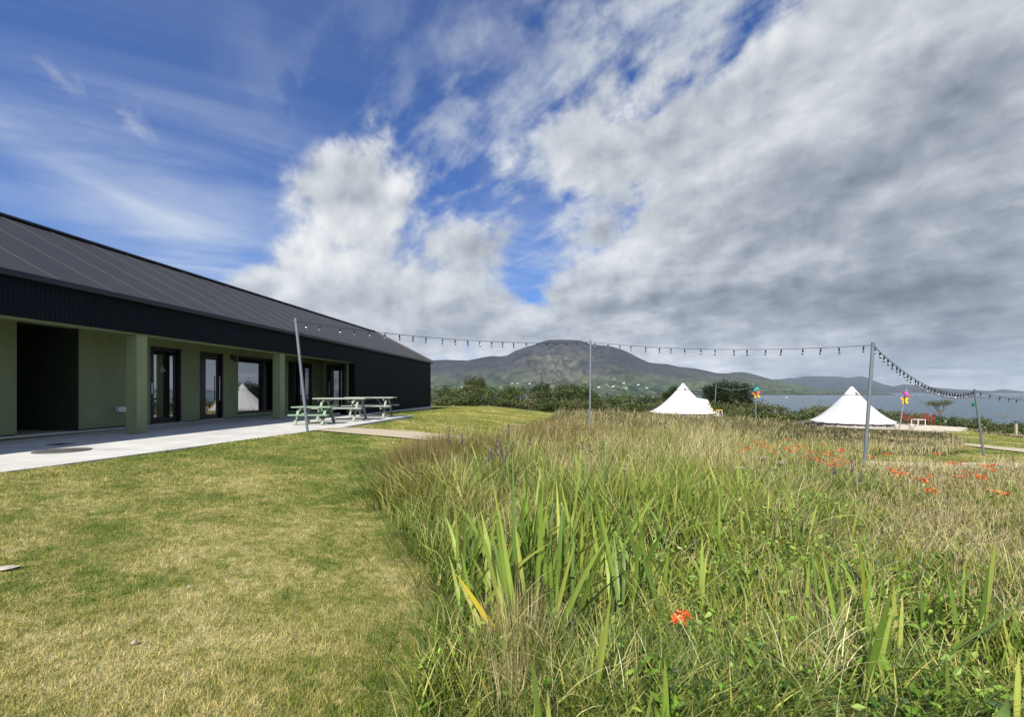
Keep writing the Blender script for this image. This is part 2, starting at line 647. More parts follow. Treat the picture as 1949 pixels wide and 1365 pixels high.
class Plants:
    """gathers many strips and leaf faces of one plant cover, then links them as one object"""
    def __init__(s):
        s.V, s.Q, s.T, s.C, s.n = [], [], [], [], 0

    def put(s, V, Q, T, C):
        s.V.append(V)
        s.C.append(C)
        if len(Q):
            s.Q.append(np.asarray(Q) + s.n)
        if len(T):
            s.T.append(np.asarray(T) + s.n)
        s.n += len(V)

    def blades(s, P, H, Wd, lean, bend, face, col, nseg=3, tip=None, **k):
        V, Q, T, m = blade_arrays(P, H, Wd, lean, bend, face, nseg, **k)
        C = np.repeat(np.asarray(col)[:, None, :], m, 1)
        if tip is not None:                     # dry tips: a property of the leaf itself
            f = np.clip((np.repeat(np.arange(nseg + 1), 2)[:m] / nseg - 0.55) / 0.45, 0, 1)[None, :, None]
            C = C * (1 - f) + np.asarray(tip)[:, None, :] * f
        s.put(V, Q, T, C.reshape(-1, 3))

    def leaves(s, P, size, col, aspect=0.5, flat=0.6):
        """small pointed leaves (a folded kite of two triangles) at points P, turned at random"""
        n = len(P)
        size = np.broadcast_to(np.asarray(size, float), (n,))
        a = rng.uniform(0, 2 * np.pi, n)
        el = rng.normal(0, flat, n)
        d = np.c_[np.cos(a) * np.cos(el), np.sin(a) * np.cos(el), np.sin(el)]
        r = rng.normal(0, 1, (n, 3)) * 0.8 + np.array([0, 0, 1.0])
        sd_ = np.cross(d, r)
        sd_ /= np.linalg.norm(sd_, axis=1)[:, None] + 1e-9
        nm = np.cross(sd_, d)
        L = size[:, None]
        V = np.stack([P, P + d * L * 0.5 + sd_ * L * aspect * 0.5 + nm * L * 0.08, P + d * L,
                      P + d * L * 0.5 - sd_ * L * aspect * 0.5 + nm * L * 0.08], 1).reshape(-1, 3)
        b = (np.arange(n) * 4)[:, None]
        s.put(V, np.zeros((0, 4), int), np.concatenate([b + np.array([0, 1, 2]), b + np.array([0, 2, 3])]), np.repeat(col, 4, 0))

    def build(s, name, m, parent=None):
        return raw_mesh(name, np.concatenate(s.V), np.concatenate(s.T) if s.T else None, np.concatenate(s.Q) if s.Q else None,
                        m, np.concatenate(s.C), parent=parent)


def pal(n, cols, jit=0.15, w=None):
    """n colours drawn from a palette with brightness jitter"""
    cols = np.array(cols)
    i = rng.choice(len(cols), n, p=w)
    j = np.random.default_rng(n).permutation(n)
    return cols[i] * (1 + rng.normal(0, jit, (n, 1))).clip(0.5, 1.6) * (1 + rng.normal(0, jit * 0.25, (n, 3)))


# ------------------------------------------------------------------ ground, patio, paths, sea, hills
def PG(pts):
    return [on_ground(*p) for p in pts]


FL = -0.93                                          # patio and floor level


def at_floor(px, py):
    Y = F * -FL / (py - HY)
    return Vector(((px - CX) / F * Y, Y, FL))


# plan outlines read off the ground
EDGE = [(-5.86, 5.1), (-4.72, 10.27), (-4.43, 11.3), (-3.84, 17.2)]         # outer edge of the patio
PATIO = [(-9.5, -12.0), (-7.6, -12.0)] + EDGE + [(-3.84, 17.25), (-9.5, 17.95)]
PATH1_A = PG([(632, 815.5), (700, 818.5), (790, 824), (880, 832), (980, 842)])
PATH1_B = PG([(586, 822.5), (680, 828.5), (760, 835.5), (840, 844), (960, 858)])
PATH2_A = PG([(1640, 880), (1700, 882), (1800, 883), (1900, 883), (2060, 884)])
PATH2_B = PG([(1640, 888), (1700, 891), (1800, 894), (1900, 896), (2060, 898)])
PATH3_A = PG([(1832, 845), (1880, 849.5), (1949, 856), (2100, 870)])
PATH3_B = PG([(1832, 848.5), (1880, 855), (1949, 863), (2100, 880)])
MEADOW = [(-0.30, -3.0), (-0.36, 1.4), (-0.46, 2.1), (-0.40, 2.7), (-0.55, 3.3), (-1.05, 4.2), (-1.5, 5.0), (-1.9, 6.0), (-2.05, 7.2), (-1.75, 8.6),
          (-1.15, 10.2), (-0.65, 11.6), (0.1, 14.0), (0.9, 18.0), (2.0, 25.0), (3.4, 36.0), (5.5, 44.0), (60, 60), (70, -6), (20, -6)]
LAWN2 = PG([(1655, 881), (1675, 866), (1790, 868), (1833, 862), (1838, 838), (1805, 824), (1828, 818), (1900, 829), (1980, 838), (2250, 862), (2250, 892), (1900, 889), (1790, 888)])
LAWN2 = [(p.x, p.y) for p in LAWN2]
PLAT = PG([(1500, 812), (1560, 826), (1700, 828), (1790, 823), (1845, 820), (1838, 814), (1760, 806), (1640, 800)])
PLATC = [(p.x, p.y) for p in PLAT]


def lawn_mix(nt, pos):
    """mown grass: green with straw-coloured worn patches and specks; one recipe for the turf and its blades"""
    big = noise(nt, pos, 0.55, 5, 0.62)
    mid = noise(nt, pos, 2.6, 5, 0.62, 0.4)
    small = noise(nt, pos, 14.0, 4, 0.6)
    near = nt.nodes.new('ShaderNodeSeparateXYZ')
    nt.links.new(pos, near.inputs[0])
    worn = X(near.outputs[1], nt).lin(7.0, 2.0) * 0.06
    dry = big * 0.44 + mid * 0.40 + small * 0.42 + worn - 0.035
    g = ramp(nt, dry, [(0.46, S(86, 108, 40, .63)), (0.54, S(110, 126, 54, .63)), (0.62, S(146, 146, 78, .63)), (0.71, S(180, 172, 112, .66)), (0.80, S(194, 182, 134, .68))])
    return g, dry


def ground_material():
    m = bpy.data.materials.new('turf and meadow soil')
    m.use_nodes = True
    nt = m.node_tree
    p = nt.nodes['Principled BSDF']
    geo = nt.nodes.new('ShaderNodeNewGeometry')
    pos = geo.outputs['Position']
    lawn, dry = lawn_mix(nt, pos)
    soil = noise(nt, pos, 3.0, 6, 0.6)
    sc = ramp(nt, soil, [(0.3, S(48, 50, 24, .42)), (0.55, S(70, 68, 38, .42)), (0.75, S(108, 98, 62, .45))])
    a = nt.nodes.new('ShaderNodeAttribute')
    a.attribute_name = 'tint'
    c = mixc(nt, a.outputs['Fac'], lawn, sc)
    nt.links.new(c, p.inputs['Base Color'])
    p.inputs['Roughness'].default_value = 0.9
    p.inputs['Specular IOR Level'].default_value = 0.15
    b = nt.nodes.new('ShaderNodeBump')
    b.inputs['Strength'].default_value = 0.9
    b.inputs['Distance'].default_value = 0.03
    h = noise(nt, pos, 26.0, 5, 0.7) + noise(nt, pos, 4.0, 3, 0.5)
    nt.links.new(h.s, b.inputs['Height'])
    nt.links.new(b.outputs[0], p.inputs['Normal'])
    return m


def build_ground():
    def axis(parts):
        return np.unique(np.concatenate([np.linspace(a, b, n) for a, b, n in parts]))
    xs = axis([(-420, -60, 25), (-60, -14, 30), (-14, 14, 113), (14, 60, 93), (60, 420, 40)])
    ys = axis([(-200, -20, 20), (-20, 0, 21), (0, 20, 81), (20, 70, 101), (70, 420, 70)])
    gx, gy = np.meshgrid(xs, ys)
    z = gh(gx, gy)
    under = inpoly(gx, gy, PATIO)
    near = np.hypot(gx, gy) < 60
    z = z + np.where(near, (fbm(gx * 0.8, gy * 0.8, 3) - 0.5) * 0.05, (fbm(gx * 0.05, gy * 0.05, 9) - 0.5) * 1.2)
    mead = inpoly(gx, gy, MEADOW) & ~inpoly(gx, gy, LAWN2)
    mead |= (gy > 44) | (np.hypot(gx, gy) > 62)
    v = np.c_[gx.ravel(), gy.ravel(), z.ravel()]
    nx, ny = len(xs), len(ys)
    k = (np.arange(ny - 1)[:, None] * nx + np.arange(nx - 1)[None, :]).ravel()
    q = np.c_[k, k + 1, k + nx + 1, k + nx]
    o = raw_mesh('ground', v, None, q, ground_material(), np.repeat(mead.ravel().astype(float)[:, None], 3, 1), smooth=True)
    return tag(o, kind='structure')


build_ground()
CONC = mat('pale concrete', S(222, 220, 212, .63), 0.8, var=0.16, vscale=1.7, bump=0.25, bscale=90, spec=0.25)
GRAVEL = mat('bound gravel', S(214, 200, 170, .62), 0.9, var=0.22, vscale=60, bump=0.9, bscale=160, spec=0.2)
mb = MB()
mb.prism(PATIO, FL - 0.16, FL)
patio = tag(mb.build('patio', CONC), kind='structure')
mb = MB()
for q in ((4.2, -1.2), (6.9, -1.2), (9.6, -1.2), (12.3, -1.2), (15.0, -1.2)):
    mb.add([(-9.4, q[0] + 0.119 * 0 + 0.62, FL + 0.002), (-9.4, q[0] + 0.628, FL + 0.002), (-4.0 - (17 - q[0]) * 0.12, q[0] + 0.008, FL + 0.002), (-4.0 - (17 - q[0]) * 0.12, q[0], FL + 0.002)], [(3, 2, 1, 0)])
tag(mb.build('patio_joints', mat('joint filler', S(120, 118, 112, .6), 0.9, var=0.2), patio), kind='structure')
sheet('gravel_path', PATH1_A, PATH1_B, 0.035, GRAVEL, 24, 8)
sheet('meadow_path', PATH2_A, PATH2_B, 0.035, GRAVEL, 20, 6)
sheet('lawn_path', PATH3_A, PATH3_B, 0.035, GRAVEL, 20, 4)

SEA_Z = -20.0


def sea_material():
    m = bpy.data.materials.new('sea water')
    m.use_nodes = True
    nt = m.node_tree
    p = nt.nodes['Principled BSDF']
    p.inputs['Base Color'].default_value = (*S(70, 96, 108, .55), 1)
    p.inputs['Roughness'].default_value = 0.22
    geo = nt.nodes.new('ShaderNodeNewGeometry')
    mp = nt.nodes.new('ShaderNodeMapping')
    mp.inputs['Scale'].default_value = (0.5, 1.0, 1.0)
    nt.links.new(geo.outputs['Position'], mp.inputs[0])
    b = nt.nodes.new('ShaderNodeBump')
    b.inputs['Strength'].default_value = 1.0
    b.inputs['Distance'].default_value = 0.9
    h = noise(nt, mp.outputs[0], 0.25, 6, 0.65)
    nt.links.new(h.s, b.inputs['Height'])
    nt.links.new(b.outputs[0], p.inputs['Normal'])
    return m


mb = MB()
mb.add([(-9000, -600, SEA_Z), (16000, -600, SEA_Z), (16000, 9000, SEA_Z), (-9000, 9000, SEA_Z)], [(0, 1, 2, 3)])
tag(mb.build('sea', sea_material()), kind='structure')


def hill_material(name, stops, scale=1.0, fields=True, sun_patch=False):
    m = bpy.data.materials.new(name)
    m.use_nodes = True
    nt = m.node_tree
    p = nt.nodes['Principled BSDF']
    geo = nt.nodes.new('ShaderNodeNewGeometry')
    pos = geo.outputs['Position']
    sp = nt.nodes.new('ShaderNodeSeparateXYZ')
    nt.links.new(pos, sp.inputs[0])
    z = X(sp.outputs[2], nt)
    n1 = noise(nt, pos, 0.0022 * scale, 8, 0.6)
    n2 = noise(nt, pos, 0.014 * scale, 7, 0.65)
    hgt = z * (1 / 480.0) + (n1 - 0.5) * 0.55 + (n2 - 0.5) * 0.35
    c = ramp(nt, hgt, stops)
    if fields:
        vo = nt.nodes.new('ShaderNodeTexVoronoi')
        vo.inputs['Scale'].default_value = 0.011 * scale
        nt.links.new(pos, vo.inputs['Vector'])
        fsp = nt.nodes.new('ShaderNodeSeparateColor')
        nt.links.new(vo.outputs['Color'], fsp.inputs[0])
        fc = ramp(nt, fsp.outputs[0], [(0.0, S(78, 98, 58, .5)), (0.35, S(98, 122, 66, .5)), (0.6, S(126, 140, 84, .5)), (0.85, S(158, 156, 108, .5)), (1.0, S(90, 108, 70, .5))])
        fc = mixc(nt, 0.7, c, fc)
        low = (z + (n1 - 0.5) * 160.0).smooth(110.0, 20.0)
        c = mixc(nt, low, c, fc)
        ve = nt.nodes.new('ShaderNodeTexVoronoi')
        ve.feature = 'DISTANCE_TO_EDGE'
        ve.inputs['Scale'].default_value = 0.011 * scale
        nt.links.new(pos, ve.inputs['Vector'])
        hedge = X(ve.outputs['Distance'], nt).smooth(0.10, 0.02) * low * 0.8
        wood = (noise(nt, pos, 0.006 * scale, 6, 0.65)).smooth(0.53, 0.60) * (z + (n2 - 0.5) * 60.0).smooth(90.0, 25.0)
        c = mixc(nt, (hedge + wood).clamp(), c, S(36, 52, 34, .6))
    if sun_patch:                                             # sunlit patch between cloud shadows, painted into the slope colour
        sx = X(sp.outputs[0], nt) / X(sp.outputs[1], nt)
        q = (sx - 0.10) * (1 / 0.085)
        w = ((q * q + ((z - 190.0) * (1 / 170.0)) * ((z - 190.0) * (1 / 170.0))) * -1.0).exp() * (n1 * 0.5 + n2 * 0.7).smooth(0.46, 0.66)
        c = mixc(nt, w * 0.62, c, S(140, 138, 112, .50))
    n3 = noise(nt, pos, 0.0045 * scale, 9, 0.70, 0.12)
    c = mixc(nt, 0.85, c, ramp(nt, n3 * 0.6 + n2 * 0.4, [(0.40, (0.12, 0.13, 0.17)), (0.5, (0.45, 0.45, 0.45)), (0.60, (0.86, 0.84, 0.76))]), 'OVERLAY')
    nt.links.new(c, p.inputs['Base Color'])
    p.inputs['Roughness'].default_value = 0.95
    p.inputs['Specular IOR Level'].default_value = 0.1
    b = nt.nodes.new('ShaderNodeBump')
    b.inputs['Strength'].default_value = 1.0
    b.inputs['Distance'].default_value = 30.0
    nt.links.new((n2 + noise(nt, pos, 0.005 * scale, 6, 0.6) * 1.5).s, b.inputs['Height'])
    nt.links.new(b.outputs[0], p.inputs['Normal'])
    return m


def ridge(name, sky, y0, y1, m, seed, px0, px1, back=0.6, rough=0.10, steep=1.0):
    """a range of hills: skyline read along the horizon, shore at distance y0, crest at y1"""
    nx, nu, nb = 420, 70, 14
    px = np.linspace(px0, px1, nx)
    top = np.interp(px, [p[0] for p in sky], [p[1] for p in sky])
    az = (px - CX) / F
    crest_y = y1 * (1 + 0.10 * (fbm(px / 90.0, px * 0 + seed, seed) - 0.5))
    crest_z = (HY - top) / F * crest_y
    rows = []
    us = np.r_[np.linspace(0, 1, nu), 1 + np.linspace(1 / nb, 1, nb) * back]
    for u in us:
        if u <= 1:
            Y = y0 + (crest_y - y0) * u
            prof = u ** (1.25 * steep) * 0.8 + 0.2 * u * u * (3 - 2 * u)
            Z = SEA_Z + 1 + (crest_z - SEA_Z - 1) * prof
            e = np.sin(np.pi * u) ** 0.8
            gl = (np.abs(fbm(px / 46.0 + u * 0.9, u * 2.6 + px * 0, seed + 5, 5) - 0.5) * 2)
            Z = Z - e * (crest_z - SEA_Z) * rough * 2.6 * gl + e * (crest_z - SEA_Z) * rough * 2.0 * (fbm(px / 13.0, u * 8 + px * 0, seed + 3, 5) - 0.5)
            Z = np.minimum(Z, SEA_Z + 1 + (crest_z - SEA_Z - 1) * np.maximum(Y / crest_y, 0) * 1.0)
        else:
            Y = crest_y * u
            Z = SEA_Z - 20 + (crest_z - SEA_Z + 20) * np.cos(min(1, (u - 1) / back) * math.pi / 2)
            Z = np.minimum(Z, crest_z)
        rows.append(np.c_[az * Y, Y + px * 0, Z])
    v = np.concatenate(rows)
    nr = len(us)
    k = (np.arange(nr - 1)[:, None] * nx + np.arange(nx - 1)[None, :]).ravel()
    q = np.c_[k, k + 1, k + nx + 1, k + nx]
    o = raw_mesh(name, v, None, q, m, smooth=True)
    return tag(o, kind='structure')


HM1 = hill_material('heather mountain', [(0.0, S(84, 106, 70, .42)), (0.12, S(98, 112, 78, .44)), (0.24, S(96, 102, 84, .37)), (0.42, S(78, 81, 84, .28)), (0.6, S(70, 72, 80, .24)), (1.0, S(72, 74, 82, .23))], sun_patch=True)
HM2 = hill_material('far moorland', [(0.0, S(70, 78, 74, .26)), (0.3, S(76, 80, 84, .24)), (0.6, S(74, 78, 86, .24))], 0.8, fields=False)
SKY1 = [(560, 735), (640, 706), (740, 690), (800, 687), (818, 686), (850, 685), (890, 686.5), (915, 681), (930, 678.5), (937, 677.5), (950, 678.5), (965, 677), (980, 668), (1000, 661),
        (1020, 655), (1035, 649.5), (1045, 646.8), (1065, 646.4), (1088, 646.8), (1105, 648), (1112, 651), (1125, 655), (1145, 657.5), (1160, 658.5), (1180, 664), (1200, 672.5), (1215, 681),
        (1235, 690), (1255, 692.5), (1270, 693), (1290, 698), (1320, 701), (1345, 706), (1365, 710.5), (1385, 711), (1397, 708.5), (1415, 708.5), (1430, 711.5), (1450, 717), (1470, 723),
        (1490, 728), (1516, 731.5), (1545, 738), (1570, 742), (1600, 745), (1660, 748.5), (1760, 750), (1900, 750.5)]
SKY2 = [(1380, 738), (1440, 727), (1470, 722.5), (1490, 721.5), (1500, 719.5), (1515, 719.8), (1528, 717), (1540, 716.5), (1556, 716.2), (1580, 716.6), (1600, 717.5), (1612, 719.5), (1625, 718),
        (1636, 716.2), (1646, 717.5), (1662, 724), (1680, 731), (1700, 735.5), (1712, 733), (1721, 731.3), (1735, 732.5), (1760, 736), (1790, 739), (1830, 742), (1870, 743.5), (1889, 744.5),
        (1905, 741.3), (1925, 742.5), (1949, 745.5), (2000, 744), (2080, 738), (2200, 735), (2400, 742)]
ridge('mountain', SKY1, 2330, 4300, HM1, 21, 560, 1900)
ridge('far_hills', SKY2, 5200, 7600, HM2, 33, 1380, 2400, rough=0.06)
# hills that close the bay outside the view
ridge('inland_hills', [(-2600, 735), (-1800, 700), (-900, 660), (-300, 680), (300, 700), (620, 715)], 2600, 4200, HM2, 41, -2600, 620)


# ------------------------------------------------------------------ the long low hall
TH = math.atan(0.119)
ORG = Vector((-8.12, 9.70, FL))                     # nearest column, outer face
UD = Vector((math.sin(TH), math.cos(TH), 0))        # along the front
VD = Vector((-math.cos(TH), math.sin(TH), 0))       # into the building


def uv(px, v):
    """distance along the building where the sight line of column px meets the plane at depth v"""
    d = ray(px, HY)
    # d.x*t = ORG.x + u*UD.x + v*VD.x ; t = ORG.y + u*UD.y + v*VD.y
    ox, oy = ORG.x + v * VD.x, ORG.y + v * VD.y
    return (d.x * oy - ox) / (UD.x - d.x * UD.y)


def hh(px, py, v):
    """height above the floor of an image point on the plane at depth v"""
    u = uv(px, v)
    Y = ORG.y + u * UD.y + v * VD.y
    return (HY - py) / F * Y - FL


OLIVE = mat('olive render', S(134, 145, 107, .86), 0.85, var=0.15, vscale=1.8, bump=0.5, bscale=120, spec=0.2, stretch=(1, 1, 0.3))
OLIVE_SHADE = mat('shaded olive render', S(66, 78, 62, .6), 0.85, var=0.08, vscale=2.0, bump=0.3, bscale=200, spec=0.2)  # passage shade put into the colour: a darker copy of the olive
NAVY = mat('navy steel cladding', S(16, 21, 34, .42), 0.5, 0.0, var=0.15, vscale=1.2, spec=0.15, stretch=(1, 1, 0.15))
ROOFM = mat('grey steel roofing', S(101, 98, 92, .24), 0.6, 0.0, var=0.10, vscale=0.7, bump=0.05, bscale=9, spec=0.5, stretch=(1, 0.2, 0.2))
SEAMM = mat('roof seam metal', S(104, 104, 108, .4), 0.5, 0.1)
BLACK = mat('black frame', S(20, 21, 24, .8), 0.4, var=0.1, vscale=5)
STEEL = mat('brushed steel', S(190, 192, 195, .8), 0.3, 1.0, var=0.08, vscale=30)
WHITEP = mat('white plastic', S(225, 228, 228, .75), 0.4, var=0.04, vscale=10)
GREYM = mat('grey trim', S(70, 72, 78, .7), 0.5, var=0.1, vscale=6)


def glass_mat(name, tint, ior=1.75):
    m = bpy.data.materials.new(name)
    m.use_nodes = True
    nt = m.node_tree
    p = nt.nodes['Principled BSDF']
    geo = nt.nodes.new('ShaderNodeNewGeometry')
    n = noise(nt, geo.outputs['Position'], 1.1, 2, 0.5)
    nt.links.new(ramp(nt, n, [(0.35, tuple(c * 0.75 for c in tint)), (0.7, tint)]), p.inputs['Base Color'])
    p.inputs['Roughness'].default_value = 0.015
    p.inputs['IOR'].default_value = ior
    b = nt.nodes.new('ShaderNodeBump')
    b.inputs['Strength'].default_value = 0.02
    b.inputs['Distance'].default_value = 0.02
    nt.links.new(noise(nt, geo.outputs['Position'], 0.9, 1, 0.4).s, b.inputs['Height'])
    nt.links.new(b.outputs[0], p.inputs['Normal'])
    return m


GLASS = glass_mat('window glass', S(30, 38, 44, .5), 3.8)

hall = thing('community_hall', 'long low black clad hall with dark grey roof and olive green porch', 'building', ORG, math.pi / 2 - TH)
U0, U1, U10, UR = -9.0, 21.15, 10.0, 11.2
VW, VB, HE, HRDG = 2.16, 8.32, 2.93, 5.13
SOF = 2.42                                           # soffit height


def cladding(name, u0, u1, v, z0, z1, back):
    """vertical trapezoid sheeting with real ribs, with a solid backing"""
    mb = MB()
    n = int((u1 - u0) / 0.077)
    prof = []
    for i in range(n):
        a = u0 + (u1 - u0) * i / n
        w = (u1 - u0) / n
        prof += [(a, 0.0), (a + w * 0.42, 0.0), (a + w * 0.55, 0.014), (a + w * 0.87, 0.014)]
    prof.append((u1, 0.0))
    vs = [(a, v + d, z) for a, d in prof for z in (z0, z1)]
    k = len(prof)
    mb.add(vs, [(2 * i, 2 * i + 2, 2 * i + 3, 2 * i + 1) for i in range(k - 1)])
    mb.box(u0 + 0.002, u1 - 0.002, v + 0.016, back, z0 + 0.002, z1 - 0.002)
    return mb.build(name, NAVY, hall)


cladding('porch_fascia', U0, U10, -0.03, 2.19, HE, 0.03)
cladding('clad_wall', U10 + 0.003, U1, -0.03, -0.10, HE, 0.26)
mb = MB()
mb.box(U10 + 0.06, U1 + 0.02, -0.05, 0.24, -0.62, -0.104)
mb.build('plinth', CONC, hall)
mb = MB()                                            # olive lintel behind the fascia, and the soffit boards
mb.box(U0, U10, 0.032, 0.30, 2.165, 2.60)
mb.build('lintel', OLIVE, hall)
mb = MB()
mb.box(U0, UR + 0.3, 0.302, VW + 0.3, SOF, SOF + 0.1)
mb.build('soffit', OLIVE, hall)

# openings in the porch wall, from left to right
PA, PB = uv(32, VW), uv(150, VW)                      # open passage
D1, D2 = (uv(286, VW), uv(345.5, VW)), (uv(380, VW), uv(425.5, VW))
W1 = (uv(453.5, VW), uv(538, VW))
W2 = (uv(541.5, VW) + 0.25, uv(596, VW))
hd = 2.19
W1S = max(0.03, hh(460, 789.5, VW))


def wall_with_holes(name, u0, u1, holes, m, v0, v1, z0, z1):
    mb = MB()
    a = u0
    for (b, c, s, h) in holes:
        mb.box(a, b, v0, v1, z0, z1)
        mb.box(b, c, v0 + 0.0, v1, h, z1)
        if s > z0 + 0.02:
            mb.box(b, c, v0, v1, z0, s)
        a = c
    mb.box(a, u1, v0, v1, z0, z1)
    return mb.build(name, m, hall)


wall_with_holes('porch_wall', U0, UR + 0.30, [(PA, PB, 0.0, SOF - 0.01), (D1[0], D1[1], 0.03, hd), (D2[0], D2[1], 0.03, hd),
                                             (W1[0], W1[1], 0.14, hd), (W2[0], W2[1], 0.10, hd)], OLIVE, VW, VW + 0.3, 0.035, SOF - 0.004)
mb = MB()                                            # base strip below the render
mb.box(U0, PA - 0.02, VW + 0.03, VW + 0.27, 0.002, 0.033)
mb.box(PB + 0.02, UR + 0.2, VW + 0.03, VW + 0.27, 0.002, 0.029)
mb.build('wall_base', GREYM, hall)
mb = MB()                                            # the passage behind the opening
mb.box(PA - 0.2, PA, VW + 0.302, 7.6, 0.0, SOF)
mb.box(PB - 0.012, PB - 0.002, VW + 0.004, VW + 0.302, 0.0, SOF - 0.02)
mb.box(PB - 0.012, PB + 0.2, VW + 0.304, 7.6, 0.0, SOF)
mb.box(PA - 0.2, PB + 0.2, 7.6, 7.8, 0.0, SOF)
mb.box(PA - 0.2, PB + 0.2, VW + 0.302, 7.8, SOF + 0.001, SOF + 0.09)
mb.build('passage', OLIVE_SHADE, hall)
mb = MB()                                            # floor slab inside the building
mb.box(U0, U1 - 0.1, VW, VB - 0.1, -0.2, 0.001)
mb.build('floor_slab', CONC, hall)
# end wall of the porch, facing the camera, with its door
DV = 0.0


def v_on(px, u):
    d = ray(px, HY)
    ox, oy = ORG.x + u * UD.x, ORG.y + u * UD.y
    return (d.x * oy - ox) / (VD.x - d.x * VD.y)


V3A, V3B = v_on(657, UR), v_on(620.5, UR)
mb = MB()
mb.box(UR, UR + 0.3, 0.262, V3A, 0.035, SOF - 0.004)
mb.box(UR, UR + 0.3, V3B, VW - 0.002, 0.035, SOF - 0.004)
mb.box(UR, UR + 0.3, V3A, V3B, 2.19, SOF - 0.004)
mb.build('porch_end_wall', OLIVE, hall)
mb = MB()                                            # olive return behind the edge of the cladding
mb.box(U10 + 0.004, U10 + 0.16, 0.262, 0.34, 0.0, SOF - 0.003)
mb.build('return_pier', OLIVE, hall)
for u0 in (0.0, uv(534, 0.02)):
    mb = MB()
    mb.box(u0, u0 + 0.25, 0.034, 0.298, 0.0, 2.163)
    mb.build('column', OLIVE, hall, bevel=0.006)

# roof: two slopes, ribs, ridge, gutter, verge
mb = MB()
VR = 4.16
OV = 0.10
for (va, za, vb, zb) in ((-OV, HE + 0.02, VR, HRDG), (VB + OV, HE + 0.02, VR, HRDG)):
    u0, u1 = U0 - 0.1, U1 + 0.06
    mb.add([(u0, va, za), (u1, va, za), (u1, vb, zb), (u0, vb, zb), (u0, va, za - 0.1), (u1, va, za - 0.1), (u1, vb, zb - 0.1), (u0, vb, zb - 0.1)],
           [(0, 1, 2, 3), (7, 6, 5, 4), (0, 4, 5, 1), (1, 5, 6, 2), (3, 7, 4, 0)])
roof = mb.build('roof', ROOFM, hall)
mb = MB()
sl = (HRDG - HE - 0.02) / (VR + OV)
u = U0 + 0.4
k = 0
while u < U1:
    mb.bar((u, -OV + 0.01, HE + 0.028), (u, VR - 0.05, HRDG - 0.01), 0.012, 0.012)
    u += 1.0
mb.build('roof_seam', SEAMM, roof)
mb = MB()
mb.bar((U0 - 0.1, VR, HRDG + 0.015), (U1 + 0.07, VR, HRDG + 0.015), 0.26, 0.05)
mb.build('ridge_cap', GREYM, roof)
mb = MB()
mb.bar((U1 + 0.075, -OV - 0.03, HE + 0.02), (U1 + 0.075, VR, HRDG + 0.02), 0.05, 0.2)
mb.bar((U1 + 0.075, VB + OV, HE + 0.02), (U1 + 0.075, VR, HRDG + 0.02), 0.05, 0.2)
mb.build('verge_trim', GREYM, roof)
mb = MB()
mb.box(U0 - 0.1, U1 + 0.1, -OV - 0.06, -0.034, HE - 0.09, HE + 0.015)
mb.build('gutter', mat('dark gutter', S(38, 40, 48, .6), 0.4, var=0.1), hall, bevel=0.01)
mb = MB()
mb.add([(U1, 0.03, -0.5), (U1, VB, -0.5), (U1, VB, HE), (U1, VR, HRDG - 0.12), (U1, 0.03, HE), (U1 - 0.2, 0.03, -0.5), (U1 - 0.2, VB, -0.5), (U1 - 0.2, VB, HE), (U1 - 0.2, VR, HRDG - 0.12), (U1 - 0.2, 0.03, HE)],
       [(0, 1, 2, 3, 4), (9, 8, 7, 6, 5)])
mb.box(U0, U1, VB - 0.2, VB - 0.002, -0.5, HE)
mb.box(U0 - 0.01, U0 + 0.2, VW + 0.3, VB - 0.21, 0.0, HE)
mb.build('rear_wall', NAVY, hall)


def framed(name, u0, u1, z0, z1, v, bars=(), fw=0.075, pane_name='pane', fd=0.07, sw=None):
    """a dark frame with posts at bars, glazing set into it as its child"""
    mb = MB()
    sw = sw or (fw, fw)
    mb.box(u0, u1, v, v + fd, z1 - fw, z1)
    mb.box(u0, u1, v, v + fd, z0, z0 + fw)
    mb.box(u0, u0 + sw[0], v, v + fd, z0 + fw, z1 - fw)
    mb.box(u1 - sw[1], u1, v, v + fd, z0 + fw, z1 - fw)
    for b in bars:
        mb.box(b - 0.045, b + 0.045, v, v + fd, z0 + fw, z1 - fw)
    f = mb.build(name, BLACK, hall)
    g = MB()
    g.box(u0 + sw[0] - 0.005, u1 - sw[1] + 0.005, v + 0.03, v + 0.042, z0 + fw - 0.005, z1 - fw + 0.005)
    g.build(pane_name, GLASS, f)
    return f


def door(u0, u1, glass, zg):
    """glazed door in its frame, set back in the reveal; glass gives the image columns of the glazing"""
    v = VW + 0.10
    g0, g1 = uv(glass[0], v + 0.03), uv(glass[1], v + 0.03)
    f = MB()
    f.box(u0 + 0.002, u0 + 0.05, v - 0.03, v + 0.08, 0.04, hd - 0.002)
    f.box(u1 - 0.05, u1 - 0.002, v - 0.095, v + 0.08, 0.04, hd - 0.002)
    f.box(u0 + 0.05, u1 - 0.05, v - 0.03, v + 0.08, hd - 0.05, hd - 0.002)
    fo = f.build('door', BLACK, hall)
    d = MB()
    d.box(u0 + 0.052, g0, v, v + 0.06, 0.05, hd - 0.053)
    d.box(g1, u1 - 0.052, v, v + 0.06, 0.05, hd - 0.053)
    d.box(g0, g1, v, v + 0.06, 0.05, zg[0])
    d.box(g0, g1, v, v + 0.06, zg[1], hd - 0.053)
    d.build('leaf', BLACK, fo)
    p = MB()
    p.box(g0 - 0.004, g1 + 0.004, v + 0.025, v + 0.037, zg[0] - 0.004, zg[1] + 0.004)
    p.build('pane', GLASS, fo)
    s = MB()
    s.box(u0, u1, VW - 0.02, v + 0.08, 0.004, 0.034)
    s.build('sill', STEEL, fo)
    return fo, v, g0, g1


